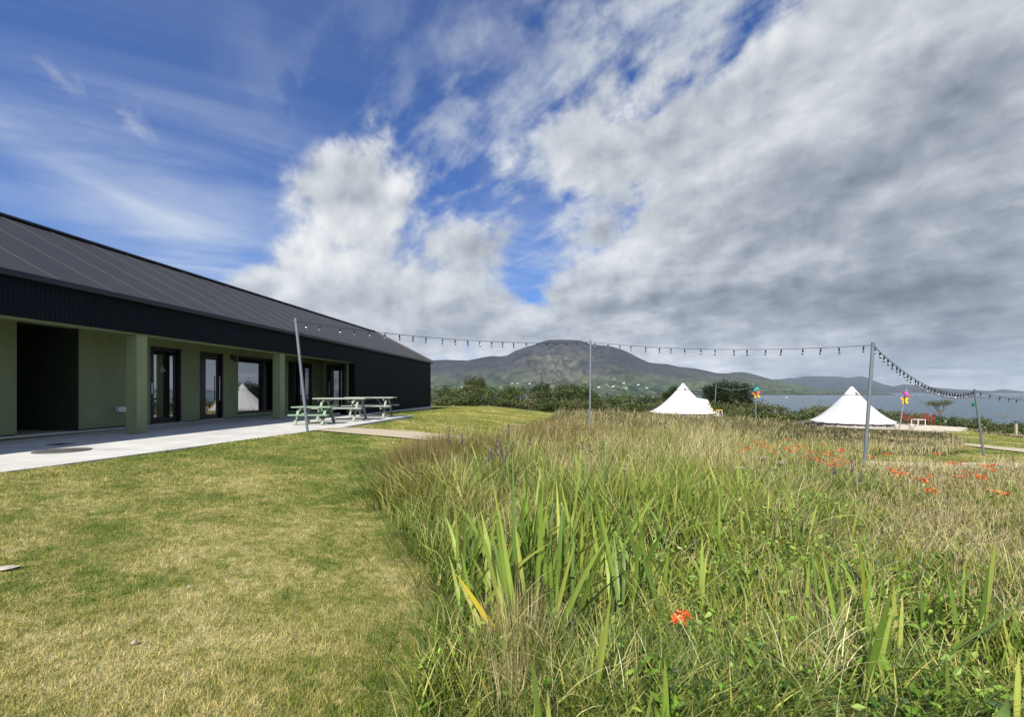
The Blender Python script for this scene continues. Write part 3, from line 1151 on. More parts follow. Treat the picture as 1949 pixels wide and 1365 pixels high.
d1, v1, g0, g1 = door(*D1, (291, 330.8), (0.17, 2.08))
mb = MB()                                            # lever handle on its back plate
hu = uv(289, v1)
mb.box(hu - 0.02, hu + 0.02, v1 - 0.012, v1, 0.86, 1.16)
mb.bar((hu, v1 - 0.05, 1.07), (hu, v1, 1.07), 0.02)
mb.bar((hu, v1 - 0.05, 1.07), (hu + 0.13, v1 - 0.05, 1.07), 0.018)
mb.build('handle', STEEL, d1, bevel=0.003)
mb = MB()                                            # wheelchair symbol on the glass
cu, cz, vv = uv(311, v1), hh(311, 703.5, v1), v1 + 0.016
sc = 0.085


def sym(pts, w):
    for a, b in zip(pts[:-1], pts[1:]):
        mb.bar((cu + a[0] * sc, vv, cz + a[1] * sc), (cu + b[0] * sc, vv, cz + b[1] * sc), w * sc, 0.006, up=(0, 1, 0))


mb.prism([(0, 0)] * 0 + [(cu - 0.02 + 0.016 * math.cos(t * math.pi / 5), 0.016 * math.sin(t * math.pi / 5)) for t in range(10)], 0, 0.006)
n0 = len(mb.v) - 20
for i in range(n0, len(mb.v)):
    x_, y_, z_ = mb.v[i]
    mb.v[i] = (x_, vv - 0.003 + z_, cz + 0.95 * sc + y_)
sym([(-0.12, 0.68), (-0.08, 0.1), (0.45, 0.08), (0.72, -0.5), (0.95, -0.42)], 0.18)
sym([(-0.1, 0.42), (0.38, 0.40)], 0.15)
sym([(0.35 + -0.42 + 0.58 * math.cos(t) - 0.1, -0.2 + 0.58 * math.sin(t)) for t in np.linspace(2.0, 5.9, 12)], 0.15)
mb.build('accessible_symbol', WHITEP, d1)

d2, v2, g0, g1 = door(*D2, (390, 412.2), (0.17, 2.02))
mb = MB()
hu = uv(414.5, v2)
mb.tube([(hu, v2, 1.42), (hu, v2 - 0.07, 1.42), (hu, v2 - 0.07, 0.62), (hu, v2, 0.62)], 0.014, 8)
mb.build('handle', STEEL, d2)

w1 = framed('window', W1[0] + 0.003, W1[1] - 0.003, 0.143, hd - 0.003, VW + 0.07, (uv(503.5, VW + 0.08),), 0.07)
w2 = framed('window', W2[0] + 0.003, W2[1] - 0.003, 0.103, hd - 0.003, VW + 0.07, (uv(562, VW + 0.08), uv(590, VW + 0.08)), 0.07)
mb = MB()
mb.box(W1[0] - 0.0, W1[1], VW - 0.03, VW + 0.07, 0.141, 0.165)
mb.build('sill', GREYM, w1)

# door in the end wall, faces the camera
mb = MB()
vv = UR + 0.08
mb.box(vv, vv + 0.07, V3A + 0.003, V3A + 0.06, 0.03, 2.187)
mb.box(vv, vv + 0.07, V3B - 0.2, V3B - 0.003, 0.03, 2.187)
mb.box(vv, vv + 0.07, V3A + 0.06, V3B - 0.2, 2.02, 2.187)
mb.box(vv, vv + 0.07, V3A + 0.06, V3B - 0.2, 0.03, 0.2)
md = v_on(646.5, vv)
mb.box(vv, vv + 0.07, md - 0.05, md + 0.05, 0.2, 2.02)
d3 = mb.build('door', BLACK, hall)
g = MB()
g.box(vv + 0.03, vv + 0.042, V3A + 0.055, V3B - 0.195, 0.195, 2.025)
g.build('pane', GLASS, d3)
mb = MB()
hu = v_on(628, vv)
mb.tube([(vv, hu, 1.35), (vv - 0.07, hu, 1.35), (vv - 0.07, hu, 0.75), (vv, hu, 0.75)], 0.014, 8)
mb.build('handle', STEEL, d3)

# fittings
mb = MB()
u_ = uv(227, VW)
mb.box(u_ - 0.11, u_ + 0.11, VW - 0.11, VW, hh(227, 784.5, VW), hh(227, 774.3, VW))
mb.build('socket_box', WHITEP, hall, bevel=0.012)
mb = MB()
u_ = uv(605.7, VW)
mb.box(u_ - 0.09, u_ + 0.09, VW - 0.09, VW, 0.42, 0.56)
mb.build('socket_box', WHITEP, hall, bevel=0.012)
mb = MB()
u_ = uv(443, VW)
mb.box(u_ - 0.10, u_ + 0.10, VW - 0.09, VW, 2.02, 2.16)
mb.lathe([(0.05, 0), (0.05, -0.04), (0.03, -0.07), (0.001, -0.08)], 12, (u_ + 0.06, VW - 0.06, 2.02))
mb.build('wall_light', BLACK, hall)
mb = MB()
u_ = uv(317, 1.3)
mb.box(u_ - 0.05, u_ + 0.05, 1.25, 1.35, SOF - 0.09, SOF)
mb.build('porch_sensor', WHITEP, hall, bevel=0.01)

# covers set in the patio
c = at_floor(119, 859)
mb = MB()
mb.lathe([(0.0005, 0.008), (0.20, 0.008), (0.205, 0.011), (0.22, 0.011), (0.225, 0.008), (0.30, 0.008), (0.31, 0.012), (0.335, 0.012), (0.34, 0.002)], 32)
for i in range(12):
    a = i * math.pi / 6
    mb.bar((0.06 * math.cos(a), 0.06 * math.sin(a), 0.009), (0.19 * math.cos(a), 0.19 * math.sin(a), 0.009), 0.022, 0.006)
IRON = mat('cast iron', S(104, 102, 98, .6), 0.7, 0.1, var=0.2, vscale=20, bump=0.4, bscale=80)
o = mb.build('manhole_cover', IRON)
o.location = (c.x, c.y, FL + 0.001)
tag(o, 'round dark iron manhole cover set in the pale concrete patio', 'manhole cover')
c = at_floor(115, 846.5)
mb = MB()
mb.box(-0.13, 0.13, -0.13, 0.13, 0.0, 0.008)
for i in range(6):
    mb.box(-0.11, 0.11, -0.10 + i * 0.036, -0.085 + i * 0.036, 0.009, 0.013)
o = mb.build('drain_grate', IRON)
o.location = (c.x, c.y, FL + 0.001)
tag(o, 'small square drain grate in the shaded part of the patio', 'drain')


# ------------------------------------------------------------------ picnic tables
def paint(name, c):
    return mat(name, c, 0.55, var=0.10, vscale=6, bump=0.15, bscale=40, stretch=(1, 6, 6))


def picnic_table(label, c, top_len, H, seat_h, top_w, spread, m, m2, t=0.042, plank=0.14):
    """plank table with two attached benches on A-frames; long side across the view"""
    root = thing('picnic_table', label, 'picnic table', c, 0.035, 'picnic tables on the patio')
    L = top_len / 2
    n = max(2, int(top_w / plank))
    w = top_w / n
    mb = MB()
    for i in range(n):
        y = -top_w / 2 + i * w
        mb.box(-L, L, y + 0.004, y + w - 0.004, H - t, H)
    mb.build('tabletop', m, root, bevel=0.005)
    bw = 0.26 * (H / 0.74)
    for s in (-1, 1):
        mb = MB()
        for k in (0, 1):
            y = s * (spread - bw / 2) - bw / 2 + k * bw / 2
            mb.box(-L * 0.99, L * 0.99, y + 0.003, y + bw / 2 - 0.003, seat_h - t, seat_h)
        mb.build('bench', m, root, bevel=0.005)
    for sx in (-1, 1):
        x = sx * L * 0.68
        for sy in (-1, 1):
            mb = MB()
            mb.bar((x, sy * spread * 0.90, 0.0), (x, sy * top_w * 0.26, H - t - 0.001), 0.04, 0.075, up=(1, 0, 0))
            mb.build('leg', m2, root, bevel=0.004)
        mb = MB()
        mb.box(x - 0.07 * sx - 0.022, x - 0.07 * sx + 0.022, -spread + 0.02, spread - 0.02, seat_h - t - 0.095, seat_h - t - 0.002)
        mb.build('seat_bearer', m2, root, bevel=0.004)
        mb = MB()
        mb.box(x - 0.07 * sx - 0.022, x - 0.07 * sx + 0.022, -top_w / 2 + 0.03, top_w / 2 - 0.03, H - t - 0.08, H - t - 0.002)
        mb.build('top_bearer', m2, root, bevel=0.004)
        mb = MB()
        mb.bar((x - 0.1 * sx, 0, seat_h - t - 0.05), (x * 0.32, 0, H - t - 0.02), 0.03, 0.045)
        mb.build('brace', m2, root, bevel=0.004)
    return root


GP = paint('sage painted timber', S(176, 184, 168, .58))
GP2 = paint('sage painted frame', S(164, 172, 158, .52))
KP = paint('mint painted timber', S(150, 176, 148, .58))
KP2 = paint('mint painted frame', S(140, 168, 138, .55))


def table_at(px0, px1, pyf, Y):
    x = ((px0 + px1) / 2 - CX) / F * Y
    return (x, Y, FL)


picnic_table('low child sized mint green picnic table, nearest to the leaning light pole', table_at(563, 636, 0, 12.7), 1.08, 0.50, 0.29, 0.62, 0.52, KP, KP2, 0.034, 0.12)
picnic_table('full size sage green picnic table standing between the small one and the farthest one', table_at(604, 700, 0, 14.3), 1.62, 0.72, 0.43, 0.74, 0.74, GP, GP2)
picnic_table('sage green picnic table farthest along the patio, in front of the black cladding', table_at(662, 752, 0, 16.2), 1.70, 0.72, 0.43, 0.74, 0.74, GP, GP2)

# ------------------------------------------------------------------ poles and festoon lights
GALV = mat('galvanised steel', S(150, 160, 166, .75), 0.45, 0.55, var=0.12, vscale=14, stretch=(1, 1, 0.2))
CABLE = mat('black cable', S(22, 22, 24, .8), 0.6, var=0.1)
SOCK = mat('black lamp socket', S(18, 18, 20, .8), 0.45, var=0.1)
BULB = mat('unlit clear bulb', S(176, 180, 182, .42), 0.12, var=0.05, spec=0.8)
BULB.node_tree.nodes['Principled BSDF'].inputs['Transmission Weight'].default_value = 0.55


def pole(label, top, bot, Y0, Y1, d, ground=None):
    """leaning galvanised tube with a cap; base pushed into the ground"""
    p1 = at(*top, Y1)
    p0 = at(*bot, Y0)
    gnd = gz(p0.x, p0.y) if ground is None else ground
    dirn = (p0 - p1).normalized()
    base = p0 + dirn * ((p0.z - gnd) / -dirn.z if dirn.z < -0.1 else 0)
    root = thing('light_pole', label, 'pole', (base.x, base.y, gnd), 0, 'poles carrying the festoon lights')
    loc = Vector((base.x, base.y, gnd))
    mb = MB()
    q = p1 - loc
    mb.tube([q * -0.04, q * 0.25, q * 0.5, q * 0.75, q], d / 2, 12)
    mb.build('tube', GALV, root, smooth=False)
    mb = MB()
    e = q.normalized()
    mb.tube([q, q + e * 0.012, q + e * 0.02], [d / 2 + 0.004, d / 2 + 0.004, d / 4], 12)
    mb.build('cap', GALV, root)
    mb = MB()
    h = q - e * 0.06
    mb.tube([h + Vector((math.cos(a) * 0.022, -d / 2 - 0.012, math.sin(a) * 0.022)) for a in np.linspace(0, 2 * math.pi, 9)], 0.004, 5)
    mb.build('eye_hook', GALV, root)
    return p1 - Vector((0, 0, 0.05))


T1 = pole('leaning galvanised pole at the corner of the patio by the picnic tables', (562.5, 607), (585.5, 824), 10.27, 10.1, 0.060)
T2 = pole('upright galvanised pole standing in the meadow in front of the mountain', (1124, 648), (1122.5, 840), 14.0, 14.0, 0.052)
T3 = pole('tall galvanised pole standing in front of the right hand tent, among the orange flowers', (1662, 653), (1645, 888), 10.2, 10.0, 0.072)
T4 = pole('thin galvanised pole leaning towards the tents on the mown lawn near the right edge', (1855, 742), (1874, 878), 13.9, 13.7, 0.062)
T5 = pole('slim pale pole rising behind the porch of the left hand tent', (1363, 733), (1360, 782), 44.0, 44.0, 0.07)
T6 = pole('slim pole with the teal and the orange butterfly on it, between the tents', (1438.5, 731), (1438.5, 800), 33.0, 33.0, 0.07)
T7 = pole('tilted white pole with the magenta and the yellow butterfly, beside the red chairs', (1725.4, 736.7), (1712.5, 812), 30.0, 30.0, 0.07, -2.5)


def socket_proto():
    mb = MB()
    mb.lathe([(0.004, 0.0), (0.012, -0.004), (0.016, -0.02), (0.018, -0.03), (0.018, -0.085), (0.010, -0.088), (0.0005, -0.088)], 8)
    return mb


def bulb_proto():
    mb = MB()
    mb.lathe([(0.012, -0.088), (0.016, -0.10), (0.024, -0.122), (0.025, -0.135), (0.019, -0.152), (0.008, -0.161), (0.0005, -0.163)], 10)
    return mb


PROTO = {}


def festoon(label, a, b, sag, n, first=0.5, r=0.007, k=0.96, detailed=True):
    """cable between two points with hanging lamps: socket > bulb"""
    a, b = Vector(a), Vector(b)
    root = thing('festoon_lights', label, 'string lights', a, 0, 'strings of festoon lights')
    pts = []
    N = 36
    for i in range(N + 1):
        t = i / N
        p = a.lerp(b, t) - a
        p.z -= sag * 4 * t * (1 - t)
        pts.append(p)
    mb = MB()
    mb.tube(pts, r, 6)
    mb.build('cable', CABLE, root)
    rr = random.Random(len(label))
    for i in range(n):
        t = (i + first + rr.uniform(-0.13, 0.13)) / n
        p = a.lerp(b, t) - a
        p.z -= sag * 4 * t * (1 - t) + r
        if detailed:
            if 's' not in PROTO:
                s = PROTO['s'] = socket_proto().build('socket', SOCK, root, smooth=True)
                bl = PROTO['b'] = bulb_proto().build('bulb', BULB, s, smooth=True)
            else:
                s = PROTO['s'].copy()
                COL.objects.link(s)
                s.parent = root
                bl = PROTO['b'].copy()
                COL.objects.link(bl)
                bl.parent = s
            s.location = p
            s.scale = (k, k, k)
            s.rotation_euler = (rr.uniform(-0.12, 0.12), rr.uniform(-0.12, 0.12), 0)
        else:
            if 'f' not in PROTO:
                s = PROTO['f'] = bulb_proto().build('bulb', BULB, root, smooth=True)
            else:
                s = PROTO['f'].copy()
                COL.objects.link(s)
                s.parent = root
            s.location = p + Vector((0, 0, 0.09 * k))
            s.scale = (k, k, k)
    return root


festoon('string of black socket lights running from the building to the middle pole', T1, T2, 0.19, 23)
festoon('string of black socket lights hanging nearly level between the middle and the tall pole', T2, T3, 0.16, 18)
festoon('sagging string of black socket lights falling from the tall pole to the right hand pole', T3, T4, 0.42, 31)
E4 = at(2140, 746, 21.0)
festoon('string of lights leaving the right hand pole for the edge of the view', T4, E4, 0.42, 22)
festoon('short string of tiny white bulbs between the left hand tent and the butterfly pole', T5, T6, 0.35, 22, r=0.008, k=1.5, detailed=False)
festoon('long low string of tiny bulbs crossing the water behind the right hand tent', T6, T7, 0.42, 30, r=0.008, k=1.5, detailed=False)
festoon('string of tiny bulbs running to the right from the pole beside the red chairs', T7, at(2010, 752, 24.0), 0.40, 22, r=0.008, k=1.4, detailed=False)
festoon('short steep string of bulbs dropping towards the windswept tree', at(1741, 752, 33.0), at(1784, 787, 36.0), 0.12, 9, r=0.008, k=1.5, detailed=False)

# ------------------------------------------------------------------ bell tents
CANVAS = mat('white canvas', S(238, 238, 234, .56), 0.85, var=0.05, vscale=1.1, bump=0.5, bscale=2.2, spec=0.15)
CANVAS2 = mat('shaded canvas wall', S(206, 196, 182, .55), 0.85, var=0.06, vscale=2, bump=0.15, bscale=8, spec=0.15)  # shade below the eave put into the wall colour as beige
ROPE = mat('pale rope', S(210, 204, 186, .7), 0.8, var=0.05)
ZINC = mat('vent mesh', S(120, 124, 128, .6), 0.7, var=0.1)


def bell_tent(label, c, Rr, H, wall, rz, guys=16, sag=1.42):
    root = thing('bell_tent', label, 'tent', c, rz, 'white bell tents above the bay')
    seg, rings = guys * 4, 18

    def rad(k, t):
        a = 2 * math.pi * k / seg
        ph = (k % 4) / 4.0
        scal = 1 - 0.035 * t * math.sin(math.pi * ph)
        return a, (0.05 + (Rr - 0.05) * t) * scal

    def zz(k, t):
        ph = (k % 4) / 4.0
        return wall + (H - wall) * (1 - t) ** sag - 0.05 * math.sin(math.pi * ph) * t * (1 - t) * 4 * 0.5

    mb = MB()
    for i in range(rings + 1):
        t = i / rings
        for k in range(seg):
            a, r = rad(k, t)
            mb.v.append((r * math.cos(a), r * math.sin(a), zz(k, t)))
    for i in range(rings):
        for k in range(seg):
            k2 = (k + 1) % seg
            mb.f.append((i * seg + k, (i + 1) * seg + k, (i + 1) * seg + k2, i * seg + k2))
    o = len(mb.v)                                     # hem hanging over the wall
    for k in range(seg):
        a, r = rad(k, 1.0)
        mb.v.append((r * 1.0 * math.cos(a), r * math.sin(a), wall - 0.09 - 0.03 * math.sin(math.pi * (k % 4) / 4.0)))
    for k in range(seg):
        k2 = (k + 1) % seg
        mb.f.append((rings * seg + k, o + k, o + k2, rings * seg + k2))
    for k in range(0, seg, 4):                        # stitched seams between the canvas panels
        pts = []
        for i in range(0, rings + 1):
            a, r = rad(k, i / rings)
            pts.append((r * 1.002 * math.cos(a), r * 1.002 * math.sin(a), zz(k, i / rings) + 0.002))
        mb.tube(pts, 0.014, 5, cap=False)
    mb.build('canopy', CANVAS, root, smooth=True)
    mb = MB()
    for z, q in ((wall - 0.02, 0.965), (wall * 0.5, 0.955), (0.05, 0.975), (0.0, 0.99)):
        for k in range(seg):
            a, r = rad(k, 1.0)
            w = 0.985 if k % 2 else 1.0
            mb.v.append((r * q * w * math.cos(a), r * q * w * math.sin(a), z))
    for i in range(3):
        for k in range(seg):
            k2 = (k + 1) % seg
            mb.f.append((i * seg + k, (i + 1) * seg + k, (i + 1) * seg + k2, i * seg + k2))
    mb.build('wall', CANVAS2, root, smooth=True)
    mb = MB()                                         # cap over the apex with its little eaves
    prof = []
    for t in np.linspace(0.0, 0.17, 6):
        prof.append((0.05 + (Rr - 0.05) * t + 0.03, wall + (H - wall) * (1 - t) ** sag + 0.03))
    mb.lathe([(0.001, H + 0.06), (0.04, H + 0.05)] + prof, 16)
    mb.build('cap', CANVAS, root)
    mb = MB()                                         # vent below the cap
    for a in (0.5, 2.6, 4.7):
        t0, t1 = 0.115, 0.165
        A = a - rz
        pts = []
        for t, da in ((t0, -0.17), (t0, 0.17), (t1, 0.17), (t1, -0.17)):
            r = 0.05 + (Rr - 0.05) * t + 0.075
            pts.append((r * math.cos(A + da), r * math.sin(A + da), wall + (H - wall) * (1 - t) ** sag + 0.02))
        mb.add(pts, [(0, 1, 2, 3)])
    mb.build('vent', ZINC, root)
    for k in range(guys):
        a, r = rad(k * 4, 1.0)
        g = MB()
        out = r + 1.15
        gx_, gy_ = c[0] + out * math.cos(a + rz), c[1] + out * math.sin(a + rz)
        zb = max(gz(gx_, gy_), c[2] - 0.35) - c[2]
        g.tube([(r * math.cos(a), r * math.sin(a), wall - 0.01), (out * math.cos(a), out * math.sin(a), zb)], 0.006, 5)
        g.build('guy_rope', ROPE, root)
    return root


P2 = at(1621, 745, 31.0)
DECK_Z = -2.52
TENT2 = (P2.x, 31.0)
bell_tent('white bell tent on the pale platform by the water, right of the two', (P2.x, 31.0, DECK_Z), 2.40, 2.80, 0.48, 0.2)
P1 = at(1300, 745, 42.0)
TENT1 = (P1.x, 42.0)
z1 = gz(P1.x, 42.0) + 0.02
t1 = bell_tent('white bell tent with a side porch, standing in long grass before a dark bush', (P1.x, 42.0, z1), 3.0, 745 and (745 - 730.5) / F * 42 - z1, 0.35, 0.1)
# porch of the left tent: a canvas gable reaching out to the right
mb = MB()
pk = at(1346, 761, 40.6) - Vector(t1.location)
ft = at(1367, 793, 40.2) - Vector(t1.location)
bk = Vector((ft.x + 0.3, 2.3, 0.0))
roc = Vector((0.9, 0.1, 1.75))
nf = Vector((1.6, -2.4, 0.02))
pts = [tuple(roc), tuple(pk), (ft.x, ft.y - 0.6, 0.0), tuple(nf), tuple(bk), (1.6, 2.4, 0.02)]
rows = 6
for (p, q, r_, s_) in ((pts[0], pts[1], pts[2], pts[3]), (pts[0], pts[1], pts[4], pts[5])):
    o = len(mb.v)
    for i in range(rows + 1):
        for j in range(rows + 1):
            a_, b_ = i / rows, j / rows
            v = Vector(p).lerp(Vector(q), a_).lerp(Vector(s_).lerp(Vector(r_), a_), b_)
            v.z -= 0.18 * math.sin(math.pi * b_) * (0.5 + 0.5 * a_)
            v.x -= 0.15 * math.sin(math.pi * b_) * a_
            mb.v.append(tuple(v))
    for i in range(rows):
        for j in range(rows):
            k = o + i * (rows + 1) + j
            mb.f.append((k, k + 1, k + rows + 2, k + rows + 1))
mb.build('porch_canopy', CANVAS, t1, smooth=True)

# bunting along the porch edge: dark and yellow flags
bun = thing('bunting', 'black and yellow bunting hanging along the porch edge of the left hand tent', 'bunting', at(1346, 765, 40.2))
b0, b1 = Vector((0, 0, 0)), at(1366, 790, 39.9) - at(1346, 765, 40.2)
mb = MB()
mb.tube([b0, b0.lerp(b1, 0.5) - Vector((0, 0, 0.05)), b1], 0.01, 5)
mb.build('cord', ROPE, bun)
FB = mat('black cloth', S(30, 30, 32, .8), 0.8, var=0.1)
FY = mat('yellow cloth', S(238, 206, 60, .8), 0.8, var=0.06)
for i in range(9):
    p = b0.lerp(b1, (i + 0.5) / 9)
    mb = MB()
    w, h = 0.085, 0.17
    mb.add([(p.x - w, p.y, p.z + 0.04), (p.x + w, p.y + 0.01, p.z - 0.06), (p.x - 0.03, p.y - 0.02, p.z - h), (p.x - w, p.y + 0.012, p.z + 0.04), (p.x + w, p.y + 0.022, p.z - 0.06), (p.x - 0.03, p.y - 0.008, p.z - h)],
           [(0, 2, 1), (3, 4, 5), (0, 1, 4, 3), (1, 2, 5, 4), (2, 0, 3, 5)])
    mb.build('flag', FB if i % 2 else FY, bun)

# platform under the right tent
PLATFORM = [(20.7, 30.2), (21.9, 28.8), (24.6, 28.1), (27.4, 28.6), (29.6, 29.4), (31.6, 31.0), (30.6, 34.4), (27.0, 35.6), (23.0, 35.6), (21.2, 33.6)]
mb = MB()
mb.prism(PLATFORM, DECK_Z - 0.42, DECK_Z)
o = mb.build('tent_platform', mat('pale platform', S(222, 210, 186, .66), 0.85, var=0.1, vscale=3, bump=0.2), bevel=0.02)
tag(o, 'pale flat platform that carries the right hand tent and the red chairs', 'platform')

# ------------------------------------------------------------------ chairs, table and bits on the platform
RED = mat('red garden furniture', S(190, 96, 80, .42), 0.45, var=0.06)
WHT = mat('white metal', S(232, 230, 222, .8), 0.45, var=0.04)


def garden_chair(label, c, rz):
    root = thing('garden_chair', label, 'chair', c, rz, 'red chairs beside the right hand tent')
    mb = MB()
    mb.box(-0.26, 0.26, -0.24, 0.26, 0.40, 0.44)
    mb.build('seat', RED, root, bevel=0.01)
    mb = MB()
    for k in range(5):
        x = -0.24 + k * 0.12
        mb.bar((x, -0.24, 0.44), (x * 1.05, -0.36, 0.84), 0.055, 0.02)
    mb.bar((-0.28, -0.37, 0.84), (0.28, -0.37, 0.84), 0.035, 0.07)
    mb.build('backrest', RED, root)
    for sx in (-1, 1):
        mb = MB()
        mb.bar((sx * 0.29, -0.30, 0.64), (sx * 0.29, 0.26, 0.64), 0.055, 0.03)
        mb.build('armrest', RED, root)
        mb = MB()
        mb.bar((sx * 0.28, 0.24, 0.0), (sx * 0.28, 0.23, 0.63), 0.035)
        mb.build('leg', RED, root)
        mb = MB()
        mb.bar((sx * 0.28, -0.30, 0.0), (sx * 0.28, -0.29, 0.63), 0.035)
        mb.build('leg', RED, root)
    return root


def dk(px, py):
    Y = F * -DECK_Z / (py - HY)
    return (((px - CX) / F) * Y, Y, DECK_Z + 0.001)


garden_chair('red garden armchair close to the tilted pole, turned towards the white table', dk(1727, 809), -1.35)
garden_chair('red garden armchair right of the white side table', dk(1766, 810), 0.5)
garden_chair('red garden armchair half hidden behind the white side table', dk(1753, 807.5), 0.1)
tb = thing('side_table', 'small white metal table between the red garden armchairs', 'table', dk(1748, 811.5), 0.15)
mb = MB()
mb.box(-0.34, 0.34, -0.25, 0.25, 0.46, 0.49)
mb.build('tabletop', WHT, tb, bevel=0.006)
for sx in (-1, 1):
    for sy in (-1, 1):
        mb = MB()
        mb.bar((sx * 0.31, sy * 0.22, 0.0), (sx * 0.31, sy * 0.22, 0.459), 0.035)
        mb.build('leg', WHT, tb)
bk_ = thing('bucket', 'small white bucket standing on the platform before the red chairs', 'bucket', dk(1735, 818), 0)
mb = MB()
mb.lathe([(0.001, 0.01), (0.12, 0.01), (0.15, 0.30), (0.16, 0.31), (0.15, 0.315), (0.135, 0.30), (0.11, 0.04), (0.001, 0.04)], 16)
mb.build('body', WHT, bk_, smooth=True)
mb = MB()
mb.tube([(0.155 * math.cos(a), 0, 0.30 + 0.15 * math.sin(a)) for a in np.linspace(0, math.pi, 10)], 0.008, 6)
mb.build('handle', STEEL, bk_)
# yellow stool by the left tent
st = at(1369, 793, 40.0)
sg = gz(st.x, st.y)
stool = thing('stool', 'small yellow topped stool beside the porch of the left hand tent', 'stool', (st.x, st.y, sg), 0.3)
YEL = mat('yellow painted wood', S(226, 180, 70, .75), 0.5, var=0.08)
mb = MB()
mb.box(-0.24, 0.24, -0.17, 0.17, 0.62, 0.72)
mb.build('seat', YEL, stool, bevel=0.015)
for sx in (-1, 1):
    for sy in (-1, 1):
        mb = MB()
        mb.bar((sx * 0.22, sy * 0.15, 0), (sx * 0.17, sy * 0.12, 0.62), 0.05)
        mb.build('leg', WHT, stool)

# ------------------------------------------------------------------ butterflies on the poles
def butterfly(label, p, size, c1, c2, tilt=0.25, roll=0.0, turn=0.0):
    root = thing('butterfly_ornament', label, 'ornament', p, turn, 'painted butterflies on the poles')
    m1, m2 = mat('butterfly paint', c1, 0.4, var=0.08, vscale=9), mat('butterfly paint edge', c2, 0.4, var=0.08, vscale=9)
    up = [(0.03, 0.02), (0.12, 0.30), (0.30, 0.50), (0.50, 0.52), (0.56, 0.38), (0.46, 0.16), (0.22, 0.0)]
    lo = [(0.03, -0.02), (0.22, -0.01), (0.38, -0.10), (0.42, -0.28), (0.30, -0.42), (0.16, -0.34), (0.06, -0.16)]
    cr, sr = math.cos(roll), math.sin(roll)
    for s in (-1, 1):
        for nm, pts, m in (('upper_wing', up, m1), ('lower_wing', lo, m2)):
            mb = MB()
            V = []
            for d in (0.0, 0.012):
                for (a, b) in pts:
                    x, z = s * a * size, b * size
                    x, z = x * cr - z * sr, x * sr + z * cr
                    V.append((x, -abs(a) * size * tilt - d, z))
            n = len(pts)
            mb.add(V, [tuple(range(n)), tuple(reversed(range(n, 2 * n)))] + [(i, n + i, n + (i + 1) % n, (i + 1) % n) for i in range(n)])
            mb.build(nm, m, root)
    mb = MB()
    q = [Vector((0, -0.02, -0.34 * size)), Vector((0, -0.02, 0)), Vector((0, -0.02, 0.38 * size))]
    q = [Vector((v.x * cr - v.z * sr, v.y, v.x * sr + v.z * cr)) for v in q]
    mb.tube(q, [0.012, 0.035 * size / 0.6, 0.02], 8)
    mb.build('body', FB, root)
    return root


butterfly('teal butterfly at the top of the pole between the tents', at(1436.0, 738.5, 32.9), 0.52, S(70, 178, 178, .7), S(60, 160, 168, .7), roll=-0.9, tilt=0.4, turn=0.5)
butterfly('orange and yellow butterfly below the teal one', at(1439.5, 752.5, 32.9), 0.54, S(236, 128, 66, .6), S(240, 206, 60, .65), roll=0.25)
butterfly('magenta butterfly with flat spread wings above the yellow one', at(1722, 752.0, 29.9), 0.50, S(206, 70, 156, .6), S(196, 60, 146, .6), roll=0.05, tilt=0.5).rotation_euler = (-0.8, 0, 0)
butterfly('plain yellow butterfly under the magenta one', at(1721, 763, 29.9), 0.52, S(246, 206, 50, .65), S(246, 200, 50, .65), roll=0.1)
butterfly('small green butterfly beside the pole near the right edge', at(1851, 771.5, 15.2), 0.14, S(40, 130, 104, .7), S(36, 110, 90, .7), roll=0.4)

# ------------------------------------------------------------------ fence posts, speedboat, cottages
WOODP = mat('weathered post', S(196, 186, 160, .65), 0.85, var=0.15, vscale=6, bump=0.3, stretch=(4, 4, 0.6))
for lab, px, top, bot, w in (('pale wooden fence post nearest to the platform', 1799.5, 800, 814, 0.10), ('pale wooden fence post midway along the shrubs at the edge of the lawn', 1843.5, 801.5, 814, 0.10),
                             ('pale wooden fence post behind the shrubs near the right edge', 1934, 808, 829, 0.10)):
    g0_ = on_ground(px, bot)
    if g0_.y > 60:
        g0_ = at(px, bot, 33.0)
    hgt = (bot - top) / F * g0_.y
    mb = MB()
    mb.box(-w / 2, w / 2, -w / 2, w / 2, -0.1, hgt)
    mb.add([(-w / 2, -w / 2, hgt), (w / 2, -w / 2, hgt), (w / 2, w / 2, hgt), (-w / 2, w / 2, hgt), (0, 0, hgt + 0.04)], [(0, 1, 4), (1, 2, 4), (2, 3, 4), (3, 0, 4)])
    o = mb.build('fence_post', WOODP, bevel=0.008)
    o.location = (g0_.x, g0_.y, gz(g0_.x, g0_.y))
    tag(o, lab, 'post', 'wooden posts at the edge of the lawn')

YB = F * -SEA_Z / (757.6 - HY)
bx = (1497 - CX) / F * YB
boat = thing('speedboat', 'small white speedboat crossing the bay with a long wake', 'boat', (bx, YB, SEA_Z + 0.1), 0)
mb = MB()
hullp = []
for x, hw, zk, zt in ((-4.2, 1.3, 0.0, 1.4), (-1.0, 1.5, -0.1, 1.5), (2.5, 1.1, 0.1, 1.8), (5.0, 0.05, 1.2, 2.3)):
    hullp += [(x, -hw, zt), (x, -hw * 0.6, zk + 0.3), (x, 0, zk), (x, hw * 0.6, zk + 0.3), (x, hw, zt)]
mb.v = hullp
for i in range(3):
    for j in range(4):
        k = i * 5 + j
        mb.f.append((k, k + 5, k + 6, k + 1))
    mb.f.append((i * 5 + 4, i * 5 + 9, i * 5 + 5, i * 5))
mb.f.append((0, 1, 2, 3, 4))
mb.build('hull', WHT, boat)
mb = MB()
mb.prism([(-2.4, -0.9), (1.2, -0.9), (1.2, 0.9), (-2.4, 0.9)], 1.45, 2.9)
mb.build('cabin', WHT, boat, bevel=0.3)
foam = mat('sea foam', S(240, 244, 246, .85), 0.8, var=0.1, vscale=0.5, bump=0.5, bscale=2)
